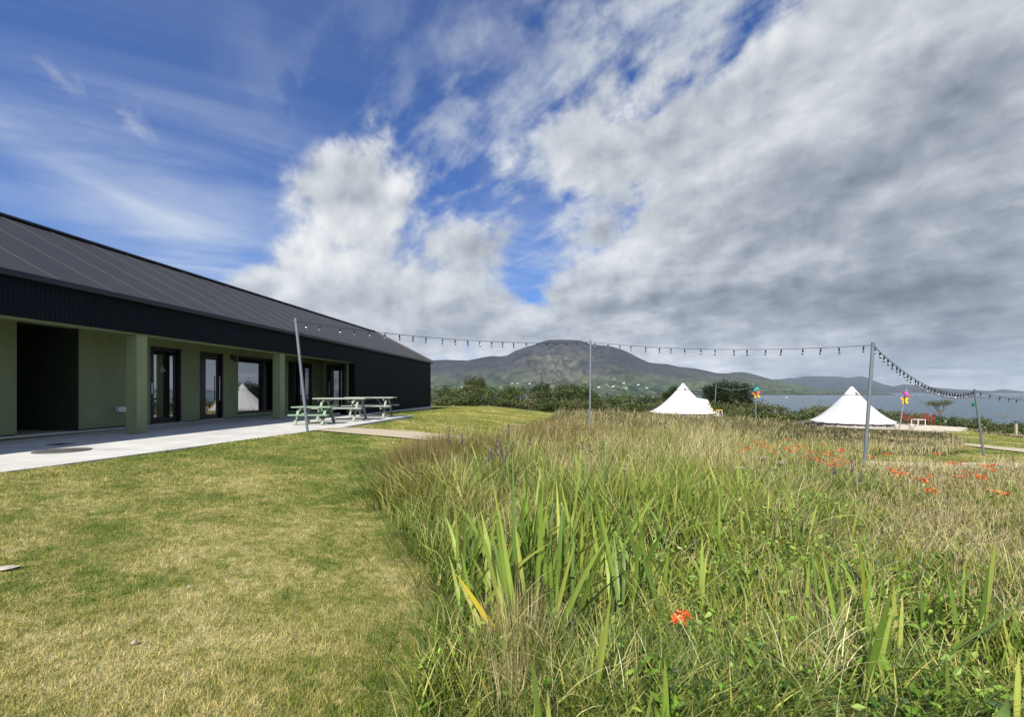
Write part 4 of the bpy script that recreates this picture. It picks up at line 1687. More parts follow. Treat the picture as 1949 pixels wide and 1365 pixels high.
mb = MB()
mb.add([(bx - 3, YB - 0.5, SEA_Z + 0.15), (bx - 3, YB + 0.5, SEA_Z + 0.15), (bx - 55, YB + 3.0, SEA_Z + 0.12), (bx - 55, YB - 3.0, SEA_Z + 0.12), (bx - 130, YB + 1.5, SEA_Z + 0.1), (bx - 130, YB - 1.5, SEA_Z + 0.1)],
       [(0, 3, 2, 1), (3, 5, 4, 2)])
tag(mb.build('boat_wake', foam), kind='structure')

from mathutils.bvhtree import BVHTree
hillo = bpy.data.objects['mountain']
bv = BVHTree.FromPolygons([v.co[:] for v in hillo.data.vertices], [p.vertices[:] for p in hillo.data.polygons])
CW, CR = mat('white harled wall', S(236, 234, 226, .8), 0.8, var=0.05), mat('slate roof', S(84, 86, 92, .5), 0.7, var=0.1)
r_ = random.Random(5)
proto = None
for i, (px, py) in enumerate([(879.5, 737.5), (976, 731), (986, 730.5), (1009, 731), (1035, 733), (1066, 737), (1140, 738), (1167, 736.5), (1192, 740), (1214, 733), (1232, 739), (1187, 730)]):
    hit = bv.ray_cast(Vector((0, 0, 0)), ray(px, py).normalized())[0]
    if hit is None:
        continue
    if proto is None:
        c_ = thing('cottage', 'tiny white cottage on the green foot of the mountain', 'house', hit, r_.uniform(-0.4, 0.4), 'white cottages across the bay')
        mb = MB()
        mb.box(-8, 8, -3.5, 3.5, -3, 4.5)
        mb.add([(-8, -3.5, 4.5), (-8, 3.5, 4.5), (-8, 0, 7.6), (8, -3.5, 4.5), (8, 3.5, 4.5), (8, 0, 7.6)], [(0, 1, 2), (5, 4, 3)])
        mb.build('wall', CW, c_)
        mb = MB()
        mb.add([(-8.3, -3.9, 4.3), (8.3, -3.9, 4.3), (8.3, 0, 7.9), (-8.3, 0, 7.9), (8.3, 3.9, 4.3), (-8.3, 3.9, 4.3)], [(0, 1, 2, 3), (3, 2, 4, 5)])
        mb.build('roof', CR, c_)
        proto = c_
    else:
        c_ = copy_tree(proto)
        c_.location = hit
        c_.rotation_euler = (0, 0, r_.uniform(-0.5, 0.5))


# ------------------------------------------------------------------ shrubs and hedges
GREENS = [S(78, 96, 46, .68), S(92, 110, 54, .68), S(60, 80, 40, .66), S(112, 124, 66, .68)]
DARKG = [S(56, 72, 38, .65), S(68, 86, 44, .65), S(46, 60, 34, .65), S(84, 98, 54, .65)]


def shrub(name, label, cat, c, blobs, n, leaf, cols, group=None, stem=True, clump=0.35, flat=0.8):
    """stems and a crown of separate leaves gathered in clumps; blobs are ellipsoids (x, y, z, rx, ry, rz) about the base"""
    root = thing(name, label, cat, c, 0, group)
    if stem:
        mb = MB()
        for b in blobs[:6]:
            mid = Vector((b[0] * 0.5 + rng.normal(0, 0.08), b[1] * 0.5, b[2] * 0.5))
            mb.tube([(b[0] * 0.15, b[1] * 0.15, -0.1), mid, (b[0], b[1], b[2] + b[5] * 0.3)], [0.06, 0.045, 0.015], 6)
        mb.build('trunk', BARK, root)
    pl = Plants()
    vol = np.array([b[3] * b[4] * b[5] for b in blobs]) ** 0.8
    cnt = (n * vol / vol.sum()).astype(int)
    for b, k in zip(blobs, cnt):
        nc = max(6, k // 26)
        d = rng.normal(0, 1, (nc, 3))
        d /= np.linalg.norm(d, axis=1)[:, None]
        d[:, 2] = np.where(d[:, 2] < -0.5, -d[:, 2], d[:, 2])
        rr = rng.uniform(0.55, 1.04, nc)[:, None]
        cc = np.array(b[:3]) + d * rr * np.array(b[3:6])
        cb = (1 + rng.normal(0, 0.22, nc)).clip(0.55, 1.6)
        ci = pal(nc, cols, 0.1)
        w = rng.integers(0, nc, k)
        P = cc[w] + rng.normal(0, 1, (k, 3)) * clump * np.array(b[3:6]) * 0.5
        P[:, 2] = np.maximum(P[:, 2], 0.02)
        C = ci[w] * cb[w][:, None] * (1 + rng.normal(0, 0.12, (k, 1)))
        pl.leaves(P, leaf * rng.uniform(0.6, 1.3, k), C.clip(0.004, 0.6), 0.55, flat)
    pl.build('crown', BUSHLEAF, root)
    return root


BARK = mat('bark', S(84, 72, 58, .5), 0.9, var=0.25, vscale=12, bump=0.5)


def hedge(name, label, path, n, leaf, cols, skyl, thick=2.0, group=None, seed=0):
    """a run of mixed shrub growth along a ground path [(px, Y)], its height following the skyline of the photo"""
    root = thing(name, label, 'hedge', (0, 0, 0), 0, group)
    pl = Plants()
    ppx = np.array([p[0] for p in path], float)
    pY = np.array([p[1] for p in path], float)
    run = np.hypot(np.diff(ppx / F * pY), np.diff(pY)).sum()
    nb = int(run * 3.4)
    x = np.sort(rng.uniform(ppx[0], ppx[-1], nb))
    low = rng.random(nb) < 0.42                      # low growth in front
    dep = np.where(low, rng.uniform(-0.1, 0.25, nb), rng.uniform(0.15, 1.0, nb))
    Yc = np.interp(x, ppx, pY) + dep * thick
    Xc = (x - CX) / F * Yc
    g = gh(Xc, Yc)
    top = (HY - np.interp(x, [s[0] for s in skyl], [s[1] for s in skyl])) / F * (np.interp(x, ppx, pY) + thick * 0.5)
    ht = (top - g) * (0.70 + 0.40 * rng.beta(2, 2, nb)) * np.where(low, 0.5, 1.0)
    rx = rng.uniform(0.45, 1.05, nb) * (thick / 2.4) ** 0.5
    area = rx * (rx + ht)
    cnt = np.maximum(20, n * area / area.sum()).astype(int)
    for i in range(nb):
        kk = cnt[i]
        ncl = max(5, kk // 22)
        d = rng.normal(0, 1, (ncl, 3))
        d /= np.linalg.norm(d, axis=1)[:, None]
        d[:, 1] = np.where(rng.random(ncl) < 0.6, -np.abs(d[:, 1]), d[:, 1])
        rr = rng.uniform(0.6, 1.05, ncl)[:, None]
        cc = np.array([Xc[i], Yc[i], g[i] + ht[i] * 0.52]) + d * rr * np.array([rx[i], rx[i] * 0.8, ht[i] * 0.5])
        kind = fbm(np.array([x[i] / 22.0]), np.array([seed + 2.5 + (3.0 if low[i] else 0.0)]), seed + 9, 2)[0]
        pc = cols if kind > 0.45 else [S(112, 118, 72, .62), S(124, 124, 84, .62), S(96, 108, 60, .62)]
        ci = pal(ncl, pc, 0.1) * (1 + rng.normal(0, 0.2, (ncl, 1))).clip(0.5, 1.6) * rng.uniform(0.75, 1.25)
        w = rng.integers(0, ncl, kk)
        P = cc[w] + rng.normal(0, 1, (kk, 3)) * np.array([0.15, 0.15, 0.11]) * (0.7 + rx[i] * 0.5)
        P[:, 2] = np.maximum(P[:, 2], g[i] - 0.05)
        pl.leaves(P, leaf * rng.uniform(0.6, 1.3, kk), (ci[w] * (1 + rng.normal(0, 0.12, (kk, 1)))).clip(0.004, 0.6), 0.55, 0.8)
    X_, Y, z, nc = Xc, Yc, g + ht, nb
    pl.build('foliage', BUSHLEAF, root)
    mb = MB()
    for i in range(0, 8):
        k = rng.integers(0, nc)
        mb.tube([(X_[k], Y[k], g[k] - 0.1), (X_[k] + rng.normal(0, 0.1), Y[k], (g[k] + z[k]) / 2), (X_[k] + rng.normal(0, 0.2), Y[k], z[k])], [0.03, 0.02, 0.008], 5)
    mb.build('stems', BARK, root)
    return root


SK_A = [(780, 740), (815, 738), (850, 736), (880, 735), (905, 734), (925, 735), (960, 738), (1000, 737), (1030, 736), (1060, 736), (1100, 736), (1120, 741), (1140, 748), (1180, 750), (1240, 752), (1300, 754)]
hedge('bramble_hedge', 'dark bramble hedge running behind the mown lawn from the end of the black building', [(770, 41), (860, 40), (960, 39), (1060, 38.5), (1130, 40), (1180, 44), (1300, 48)], 60000, 0.15, GREENS, SK_A, 2.6, seed=1)
SK_B = [(1100, 745), (1160, 745.5), (1230, 747), (1300, 749), (1420, 756)]
hedge('bracken_thicket', 'pale green bracken thicket stretching behind the hedge towards the bay', [(1090, 58), (1430, 60)], 16000, 0.24, [S(96, 116, 52, .6), S(84, 104, 46, .6), S(110, 124, 62, .6)], SK_B, 6.0, seed=5)


def bush_at(name, label, px, py_top, halfw, Y, n, leaf, cols, group=None, cat='bush', lobes=7, seed=0):
    r = random.Random(seed)
    base = at(px, HY, Y)
    g = gz(base.x, Y)
    H = (HY - py_top) / F * Y - g
    Wd = halfw / F * Y
    blobs = [(0, 0, H * 0.55, Wd * 0.7, Wd * 0.6, H * 0.42)]
    for i in range(lobes):
        a = 2 * math.pi * i / lobes + r.uniform(-0.3, 0.3)
        blobs.append((math.cos(a) * Wd * 0.58, math.sin(a) * Wd * 0.5, H * r.uniform(0.34, 0.66), Wd * r.uniform(0.34, 0.46), Wd * 0.4, H * r.uniform(0.26, 0.34)))
    return shrub(name, label, cat, (base.x, Y, g), blobs, n, leaf, cols, group)


bush_at('gorse_bush', 'tallest rounded olive bush in the hedge, near the end of the black building', 905, 717.5, 23, 42.5, 7000, 0.13, [S(92, 104, 52, .6), S(78, 92, 44, .6), S(106, 114, 66, .6)], 'bushes in the hedge', seed=1)
bush_at('gorse_bush', 'darker rounded bush midway along the hedge, left of the paired one', 1028, 729, 24, 41.5, 6000, 0.13, DARKG, 'bushes in the hedge', seed=2)
bush_at('gorse_bush', 'broad grey green bush in the hedge just left of the upright pole', 1085, 730, 36, 42.0, 9000, 0.13, [S(84, 98, 54, .6), S(70, 84, 46, .6), S(60, 74, 40, .6)], 'bushes in the hedge', seed=3)
bush_at('willow_bush', 'big dark domed bush standing behind the porch of the left hand tent', 1384, 725.5, 48, 52.0, 16000, 0.17, [S(44, 60, 28, .6), S(58, 76, 34, .6), S(38, 50, 26, .6)], None, 'bush', 9, 4)
bush_at('willow_bush', 'dark bush showing left of the left hand tent peak', 1281, 736, 22, 52.0, 6000, 0.17, DARKG, None, 'bush', 6, 5)
SK_C = [(1330, 772), (1360, 766), (1400, 764), (1440, 762), (1470, 768), (1490, 776), (1502, 771), (1520, 779), (1545, 775), (1572, 771), (1590, 774), (1620, 778), (1700, 784), (1740, 788)]
hedge('shore_scrub', 'mixed green scrub between the two tents, in front of the water', [(1330, 41), (1440, 39), (1540, 40), (1740, 42)], 26000, 0.16, GREENS + [S(126, 122, 74, .6)], SK_C, 3.0, seed=8)
SK_D = [(1690, 791), (1706, 791), (1733, 788), (1750, 790), (1775, 792), (1800, 793), (1826, 792), (1838, 785), (1848, 792), (1866, 796), (1880, 801), (1900, 804), (1920, 805), (1950, 810), (2000, 812), (2150, 816)]
hedge('bramble_bank', 'bramble bank along the edge of the mown lawn above the water', [(1690, 36.5), (1780, 36.5), (1850, 35), (1900, 30), (1950, 28), (2150, 26)], 26000, 0.13, GREENS, SK_D, 2.2, seed=12)

# windswept little tree against the water
wt_c = at(1788, HY, 39.0)
wt_g = gz(wt_c.x, 39.0)
wt = thing('windswept_tree', 'small windswept tree with a flat crown and bare forked stems against the water', 'tree', (wt_c.x, 39.0, wt_g))
zt = (745 - 766) / F * 39.0 - wt_g
mb = MB()
fk = Vector((0.1, 0, zt * 0.45))
mb.tube([(0.25, 0, -0.1), (0.15, 0.05, zt * 0.2), fk], [0.07, 0.06, 0.05], 7)
tips = []
for i in range(7):
    q = Vector((-0.75 + i * 0.24, R0.uniform(-0.3, 0.3), zt * R0.uniform(0.86, 1.0)))
    mb.tube([fk, fk.lerp(q, 0.5) + Vector((R0.uniform(-0.1, 0.1), 0, -0.05)), q], [0.045, 0.03, 0.012], 6)
    tips.append(q)
mb.build('trunk', mat('grey bark', S(150, 140, 124, .5), 0.9, var=0.2, vscale=10), wt)
pl = Plants()
for q in tips:
    k = 260
    P = np.array(q) + rng.normal(0, 1, (k, 3)) * np.array([0.20, 0.25, 0.10]) + np.array([0, 0, 0.05])
    pl.leaves(P, rng.uniform(0.05, 0.12, k), pal(k, [S(112, 126, 92, .6), S(90, 104, 72, .6), S(150, 156, 128, .6)], 0.15))
pl.build('crown', BUSHLEAF, wt)


# ------------------------------------------------------------------ mown lawn
def lawn_blade_material():
    m = bpy.data.materials.new('lawn blade')
    m.use_nodes = True
    nt = m.node_tree
    p = nt.nodes['Principled BSDF']
    geo = nt.nodes.new('ShaderNodeNewGeometry')
    c, dry = lawn_mix(nt, geo.outputs['Position'])
    a = nt.nodes.new('ShaderNodeAttribute')
    a.attribute_name = 'tint'
    c = mixc(nt, 1.0, c, a.outputs['Color'], 'MULTIPLY')
    nt.links.new(c, p.inputs['Base Color'])
    p.inputs['Roughness'].default_value = 0.6
    p.inputs['Specular IOR Level'].default_value = 0.25
    return m


def lawn_points(n, y0, y1, left, right):
    Y = np.exp(rng.uniform(math.log(y0), math.log(y1), n))
    X_ = rng.uniform(0, 1, n) * (right(Y) - left(Y)) + left(Y)
    return X_, Y


PATHS = [[(p.x, p.y) for p in A] + [(p.x, p.y) for p in reversed(B)] for A, B in ((PATH1_A, PATH1_B), (PATH2_A, PATH2_B), (PATH3_A, PATH3_B))]


def lawn_cover():
    pl = Plants()
    X_, Y = lawn_points(380000, 1.35, 34.0, lambda y: np.maximum(-1.35 * y - 0.6, -6.4), lambda y: 0.12 * y + 0.2)
    ed = PATIO
    ok = ~inpoly(X_ + rng.uniform(-0.02, 0.07, len(X_)), Y, PATIO) & ~inpoly(X_, Y, MEADOW)
    for p in PATHS:
        ok &= ~inpoly(X_, Y, p)
    ok &= X_ > -6.3
    hx = (X_ - ORG.x) * VD.x + (Y - ORG.y) * VD.y
    ok &= (hx < -0.25)
    X_, Y = X_[ok], Y[ok]
    X2, Y2 = lawn_points(60000, 9.0, 36.0, lambda y: 0.75 * y, lambda y: 1.45 * y)
    k = inpoly(X2, Y2, LAWN2)
    for p in PATHS:
        k &= ~inpoly(X2, Y2, p)
    X_, Y = np.r_[X_, X2[k]], np.r_[Y, Y2[k]]
    n = len(X_)
    P = np.c_[X_, Y, gh(X_, Y) + (fbm(X_ * 0.8, Y * 0.8, 3) - 0.5) * 0.05 - 0.004]
    H = (0.017 + 0.021 * rng.random(n)) * (0.8 + 0.5 * fbm(X_ * 2, Y * 2, 31)) + 0.0006 * Y
    H *= np.where(rng.random(n) < 0.03, 1.7, 1.0)
    Wd = np.maximum(0.0022, 0.00060 * Y) * rng.uniform(0.7, 1.3, n)
    col = (0.95 + 0.75 * (rng.random(n) - 0.4))[:, None] * np.array([1.28, 1.24, 1.06])
    st = rng.random(n) < 0.10
    col[st] *= np.array([1.7, 1.45, 1.5])
    pl.blades(P, H, Wd, rng.uniform(0, 6.283, n), rng.uniform(0.15, 0.95, n), rng.uniform(0, 6.283, n), col, nseg=2)
    o = pl.build('lawn_grass', lawn_blade_material())
    tag(o, 'short mown grass with straw coloured patches between patio and meadow', 'grass', kind='stuff')


lawn_cover()

# ------------------------------------------------------------------ meadow grasses
C_GREEN = [S(117, 134, 48, 0.94), S(137, 150, 59, 0.94), S(98, 116, 43, 0.94), S(159, 160, 72, 0.94), S(109, 126, 55, 0.94)]
C_DEEP = [S(87, 108, 45, 0.91), S(104, 124, 48, 0.91), S(76, 96, 43, 0.91)]
C_STRAW = [S(216, 204, 156, 0.96), S(198, 184, 132, 0.96), S(224, 214, 172, 0.96), S(182, 166, 116, 0.94)]
C_OLIVE = [S(152, 144, 90, 0.91), S(134, 128, 78, 0.91), S(168, 154, 106, 0.91), S(118, 120, 70, 0.91)]
C_RUSH = [S(128, 124, 70, 0.88), S(112, 118, 62, 0.88), S(150, 130, 82, 0.88), S(98, 108, 58, 0.88), S(166, 148, 102, 0.88)]
ROUNDS = [(TENT1[0], TENT1[1], 3.1), (TENT2[0], TENT2[1], 3.2)]


def open_ground(X_, Y):
    ok = inpoly(X_, Y, MEADOW) & ~inpoly(X_, Y, LAWN2) & ~inpoly(X_, Y, PLATFORM)
    for p in PATHS:
        ok &= ~inpoly(X_, Y, p)
    for a, b, r in ROUNDS:
        ok &= (X_ - a) ** 2 + (Y - b) ** 2 > r * r
    return ok


def meadow_points(n, y0, y1):
    Y = np.exp(rng.uniform(math.log(y0), math.log(y1), n))
    lo = np.interp(Y, [p[1] for p in MEADOW[1:17]], [p[0] for p in MEADOW[1:17]]) - 0.1
    X_ = lo + rng.random(n) * (1.62 * Y + 2.2 - lo)
    # two thirds of the shoots stand in tussocks that fan outwards
    nc = max(50, n // 34)
    ci = rng.integers(0, nc, n)
    rad = (0.05 + 0.012 * Y[ci]) * rng.uniform(0.5, 1.4, n)
    ox, oy = rng.normal(0, 1, n) * rad, rng.normal(0, 1, n) * rad
    tus = rng.random(n) < 0.66
    X_ = np.where(tus, X_[ci] + ox, X_)
    Y = np.where(tus, Y[ci] + oy, Y)
    fan = np.where(tus, np.arctan2(oy, ox), rng.uniform(0, 6.283, n))
    tone = np.where(tus, np.random.default_rng(5).random(nc)[ci], rng.random(n))
    ok = open_ground(X_, Y) & (Y > 1.1)
    for a, b, r in IRIS_AT:
        ok &= (((X_ - a) / r) ** 2 + ((Y - b + 0.25 * r) / r) ** 2 > 1) | (rng.random(n) < 0.42)
    return X_[ok], Y[ok], fan[ok], tone[ok]


def sstep(x, a, b):
    t = np.clip((x - a) / (b - a), 0, 1)
    return t * t * (3 - 2 * t)


def edge_dist(X_, Y):
    lo = np.interp(Y, [p[1] for p in MEADOW[1:17]], [p[0] for p in MEADOW[1:17]])
    return X_ - lo


IRIS_AT = [(-0.05, 3.3, 0.55), (1.15, 4.9, 0.9), (2.1, 3.0, 0.6), (2.75, 2.6, 0.5), (1.9, 6.0, 0.7), (0.5, 2.7, 0.45)]


def hfield(X_, Y):
    """how tall the meadow stands"""
    r = X_ / Y
    h = 0.58 - 0.26 * sstep(r, 0.45, 0.85) * sstep(Y, 3.0, 5.0)
    h = h - 0.30 * (1 - sstep(Y, 2.6, 6.0)) * sstep(r, -0.25, -0.05)
    h = h - 0.16 * sstep(Y, 14, 30)
    h = h * (1 - 0.45 * sstep(Y, 13, 16) * sstep(r, 0.55, 0.65))
    h = h * (0.5 + 0.5 * sstep(edge_dist(X_, Y), 0.0, 0.5))
    return (h * (0.18 + 1.62 * fbm(X_ * 1.0, Y * 1.0, 77, 3))).clip(0.07, 0.85)


def dryness(X_, Y):
    r = X_ / Y
    d = 0.02 + 0.44 * sstep(Y, 4.2, 8.5) + 0.42 * sstep(r, 0.66, 1.05) * sstep(Y, 3.0, 5.5)
    d = d + 0.5 * np.exp(-(((X_ - 0.12) / 0.22) ** 2 + ((Y - 2.45) / 0.45) ** 2))
    d = d - 0.16 * sstep(Y, 13, 20)
    return (d + 1.5 * (fbm(X_ * 0.7, Y * 0.7, 55, 4) - 0.5)).clip(0, 1)


def gpos(X_, Y):
    return np.c_[X_, Y, gh(X_, Y) + (fbm(X_ * 0.8, Y * 0.8, 3) - 0.5) * 0.05 - 0.01]


WIND = 0.3                                           # the grass leans a little to the right


def lean_dir(n, s=1.6):
    return WIND + rng.normal(0, s, n)


# green undergrowth
pl = Plants()
X_, Y, fan, tone = meadow_points(205000, 1.3, 48.0)
d = dryness(X_, Y)
k = (rng.random(len(X_)) * 0.5 + tone * 0.5) > d * 0.85
k &= rng.random(len(X_)) < 0.55 + 0.45 * sstep(Y, 3.5, 7.0)
X_, Y, fan, tone = X_[k], Y[k], fan[k], tone[k]
n = len(X_)
H = hfield(X_, Y) * rng.uniform(0.35, 1.0, n)
col = pal(n, C_GREEN, 0.16)
dk_ = fbm(X_ * 0.6, Y * 0.6, 91, 3)
col = np.where((dk_ < 0.49)[:, None], pal(n, C_DEEP, 0.14), col)
col = col * (0.55 + 0.75 * tone)[:, None]
far = sstep(Y, 12, 22)[:, None]
col = col * (1 - far) + far * pal(n, [S(118, 122, 64, .68), S(104, 114, 58, .66), S(132, 126, 80, .66), S(112, 100, 72, .62)], 0.12)
mound = np.exp(-(((X_ - 15.2) / 5.0) ** 2 + ((Y - 19.5) / 2.8) ** 2))[:, None]
col = col * (1 - mound * 0.8) + mound * 0.8 * pal(n, [S(104, 104, 60, .6), S(92, 98, 56, .6)], 0.12)
pl.blades(gpos(X_, Y), H, np.maximum(rng.uniform(0.003, 0.006, n), 0.00085 * Y), fan + rng.normal(0, 0.5, n), rng.uniform(0.15, 0.9, n), rng.uniform(0, 6.283, n), col, nseg=4,
          tip=np.where((rng.random(n) < 0.3)[:, None], np.array(C_STRAW[1]), col))
tag(pl.build('meadow_grass', LEAF), 'long green meadow grass', 'grass', kind='stuff')

# broader leaved grasses and sedges standing in clumps
pl = Plants()
X_, Y, fan, tone = meadow_points(150000, 1.9, 14.0)
k = (tone < 0.34) & (rng.random(len(X_)) > dryness(X_, Y) * 0.7)
X_, Y, fan, tone = X_[k], Y[k], fan[k], tone[k]
n = len(X_)
H = hfield(X_, Y) * rng.uniform(0.5, 1.15, n)
pl.blades(gpos(X_, Y), H, rng.uniform(0.007, 0.016, n), fan + rng.normal(0, 0.4, n), rng.uniform(0.2, 0.95, n), rng.uniform(0, 6.283, n),
          pal(n, [S(139, 158, 63, .9), S(161, 172, 75, .9), S(117, 140, 59, .9), S(178, 176, 86, .9)], 0.14) * (0.5 + 1.9 * tone)[:, None], nseg=5, z_taper=0.9,
          tip=np.where((rng.random(n) < 0.4)[:, None], np.array(S(206, 188, 124, .9)), pal(n, [S(150, 166, 84, .85)], 0.1)))
tag(pl.build('sedge', LEAF), 'broad bladed green sedge growing in clumps across the meadow', 'sedge', kind='stuff')

# straw stems with seed heads
pl = Plants()
X_, Y, fan, tone = meadow_points(140000, 1.4, 44.0)
d = dryness(X_, Y)
k = (rng.random(len(X_)) * 0.5 + tone * 0.5) < d * 0.9 + 0.02
X_, Y, fan, tone = X_[k], Y[k], fan[k], tone[k]
n = len(X_)
P = gpos(X_, Y)
H = hfield(X_, Y) * rng.uniform(0.7, 1.28, n)
W_ = np.maximum(rng.uniform(0.0018, 0.0034, n), 0.00065 * Y)
la, be = np.where(rng.random(n) < 0.5, fan, lean_dir(n, 1.0)), rng.uniform(0.05, 0.6, n)
mixo = (rng.random(n) * 0.5 + tone * 0.5)[:, None] < 0.46
col = np.where(mixo, pal(n, C_OLIVE, 0.14), pal(n, C_STRAW, 0.13))
pl.blades(P, H, W_, la, be, rng.uniform(0, 6.283, n), col, nseg=4, z_taper=0.5)
hd_ = np.where(rng.random(n) < 0.42)[0]             # seed heads at the tips
off = H * be
tipp = P + np.c_[np.cos(la) * off, np.sin(la) * off, H * np.sqrt(np.clip(1 - (be * 0.85) ** 2 * 0.8, 0.05, 1))]
for rep in range(5):
    q = hd_[Y[hd_] < (9 if rep > 1 else 60)]
    m = len(q)
    base = tipp[q] - np.c_[np.zeros((m, 2)), H[q] * (0.03 + 0.035 * rep)] - np.c_[np.cos(la[q]) * be[q] * 0.03 * rep, np.sin(la[q]) * be[q] * 0.03 * rep, np.zeros(m)]
    pl.blades(base, rng.uniform(0.03, 0.075, m), np.maximum(0.004, 0.0009 * Y[q]) * rng.uniform(0.7, 1.4, m), rng.uniform(0, 6.283, m), rng.uniform(0.2, 0.8, m), rng.uniform(0, 6.283, m),
              pal(m, [S(190, 172, 124, .64), S(160, 138, 96, .62), S(206, 192, 150, .66)], 0.12), nseg=2, z_taper=0.6)
m = 3000                                               # fallen and leaning stems near by
X_, Y, fan, tone = meadow_points(m, 1.9, 8.0)
n = len(X_)
P = gpos(X_, Y)
P[:, 2] += rng.uniform(0.03, 0.9, n) * hfield(X_, Y)
pl.blades(P, rng.uniform(0.15, 0.42, n), rng.uniform(0.0018, 0.0032, n), rng.uniform(0, 6.283, n), rng.uniform(0.85, 1.05, n), rng.uniform(0, 6.283, n), pal(n, C_STRAW, 0.14), nseg=4, z_taper=0.5)
tag(pl.build('straw_grass', LEAF), 'dry straw coloured grass stems with seed heads in the meadow', 'grass', kind='stuff')

# rushes along the lawn edge and in clumps
pl = Plants()
for (cx_, cy_, rx_, ry_, m, hh_) in ((-1.35, 6.5, 0.45, 1.2, 3000, 0.70), (-1.05, 5.3, 0.35, 0.6, 1600, 0.60), (-1.2, 8.0, 0.4, 1.0, 1900, 0.62), (-0.5, 8.4, 0.6, 1.4, 2400, 0.66), (-0.45, 4.8, 0.3, 0.4, 900, 0.48),
                                    (-0.2, 10.6, 0.5, 1.3, 1900, 0.60), (0.6, 11.0, 1.0, 1.5, 3000, 0.70), (0.04, 2.45, 0.17, 0.30, 460, 0.52), (0.0, 2.0, 0.13, 0.2, 200, 0.40), (1.9, 2.9, 0.10, 0.2, 150, 0.5),
                                    (1.6, 13.0, 1.3, 1.6, 2600, 0.75), (2.2, 17.0, 1.6, 2.2, 2600, 0.66), (3.6, 14.0, 1.3, 1.5, 2000, 0.6)):
    X_ = cx_ + rng.normal(0, 1, m) * rx_ * 0.55
    Y = cy_ + rng.normal(0, 1, m) * ry_ * 0.55
    ok = open_ground(X_, Y)
    X_, Y = X_[ok], Y[ok]
    n = len(X_)
    rr_ = np.hypot((X_ - cx_) / rx_, (Y - cy_) / ry_)
    H = hh_ * rng.uniform(0.55, 1.08, n) * (1.05 - 0.35 * np.clip(rr_, 0, 1))
    la = np.arctan2(Y - cy_, X_ - cx_) + rng.normal(0, 0.6, n)
    cols = pal(n, C_RUSH if cy_ > 4 else C_STRAW + C_STRAW + C_OLIVE, 0.14)
    pl.blades(gpos(X_, Y), H, np.maximum(rng.uniform(0.0026, 0.0042, n), 0.00075 * Y), la, 0.08 + 0.4 * np.clip(rr_, 0, 1) * rng.random(n), rng.uniform(0, 6.283, n), cols, nseg=4, z_taper=0.55,
              tip=pal(n, [S(150, 120, 76, .6), S(170, 146, 100, .6), S(112, 104, 58, .6)], 0.1))
tag(pl.build('rushes', LEAF), 'brown tipped upright rushes along the edge of the lawn', 'rushes', kind='stuff')

# fine arching grass in deep green by the lawn, lower left of the meadow
pl = Plants()
for (cx_, cy_, m, hh_) in ((-0.17, 2.55, 700, 0.26), (-0.16, 2.15, 600, 0.24), (-0.22, 3.1, 800, 0.28), (-0.55, 3.9, 800, 0.32), (-0.15, 1.75, 500, 0.22), (0.55, 1.9, 800, 0.34), (1.0, 2.0, 900, 0.3),
                           (0.35, 2.15, 500, 0.4), (1.7, 2.1, 700, 0.32), (-1.45, 5.4, 500, 0.34), (-1.75, 6.8, 600, 0.4)):
    X_ = cx_ + rng.normal(0, 0.14, m) * (cy_ ** 0.4)
    Y = cy_ + rng.normal(0, 0.16, m) * (cy_ ** 0.4)
    n = m
    la = np.arctan2(Y - cy_, X_ - cx_) + rng.normal(0, 0.5, n)
    pl.blades(gpos(X_, Y), hh_ * rng.uniform(0.6, 1.2, n), rng.uniform(0.003, 0.0055, n), la, rng.uniform(0.35, 0.98, n), rng.uniform(0, 6.283, n), pal(n, C_DEEP + [S(108, 132, 60, .62)], 0.14), nseg=5)
tag(pl.build('tufted_grass', LEAF), 'arching dark green grass tufts spilling on to the lawn', 'grass', kind='stuff')

# broad leaved herbs low in the meadow
pl = Plants()
X_, Y, fan, tone = meadow_points(44000, 1.5, 9.0)
r = X_ / Y
w = sstep(r, 0.12, 0.42) * (1 - sstep(r, 0.85, 1.25)) * (1 - sstep(Y, 4.2, 6.5)) + 0.10
k = rng.random(len(X_)) < w * (0.2 + 1.5 * sstep(fbm(X_ * 1.3, Y * 1.3, 15, 3), 0.38, 0.62))
X_, Y = X_[k], Y[k]
n = len(X_)
P = gpos(X_, Y)
P[:, 2] += rng.beta(1.6, 1.6, n) * hfield(X_, Y) * 0.85
pl.leaves(P, rng.uniform(0.025, 0.075, n), pal(n, [S(120, 158, 54, 0.86), S(138, 174, 66, 0.86), S(100, 136, 50, 0.86), S(72, 104, 46, 0.7), S(64, 92, 44, 0.6), S(154, 180, 84, 0.86)], 0.14), 0.42, 0.5)
tag(pl.build('herb_leaves', LEAF), 'bright green broad leaved herbs low among the meadow grass', 'ground cover', kind='stuff')


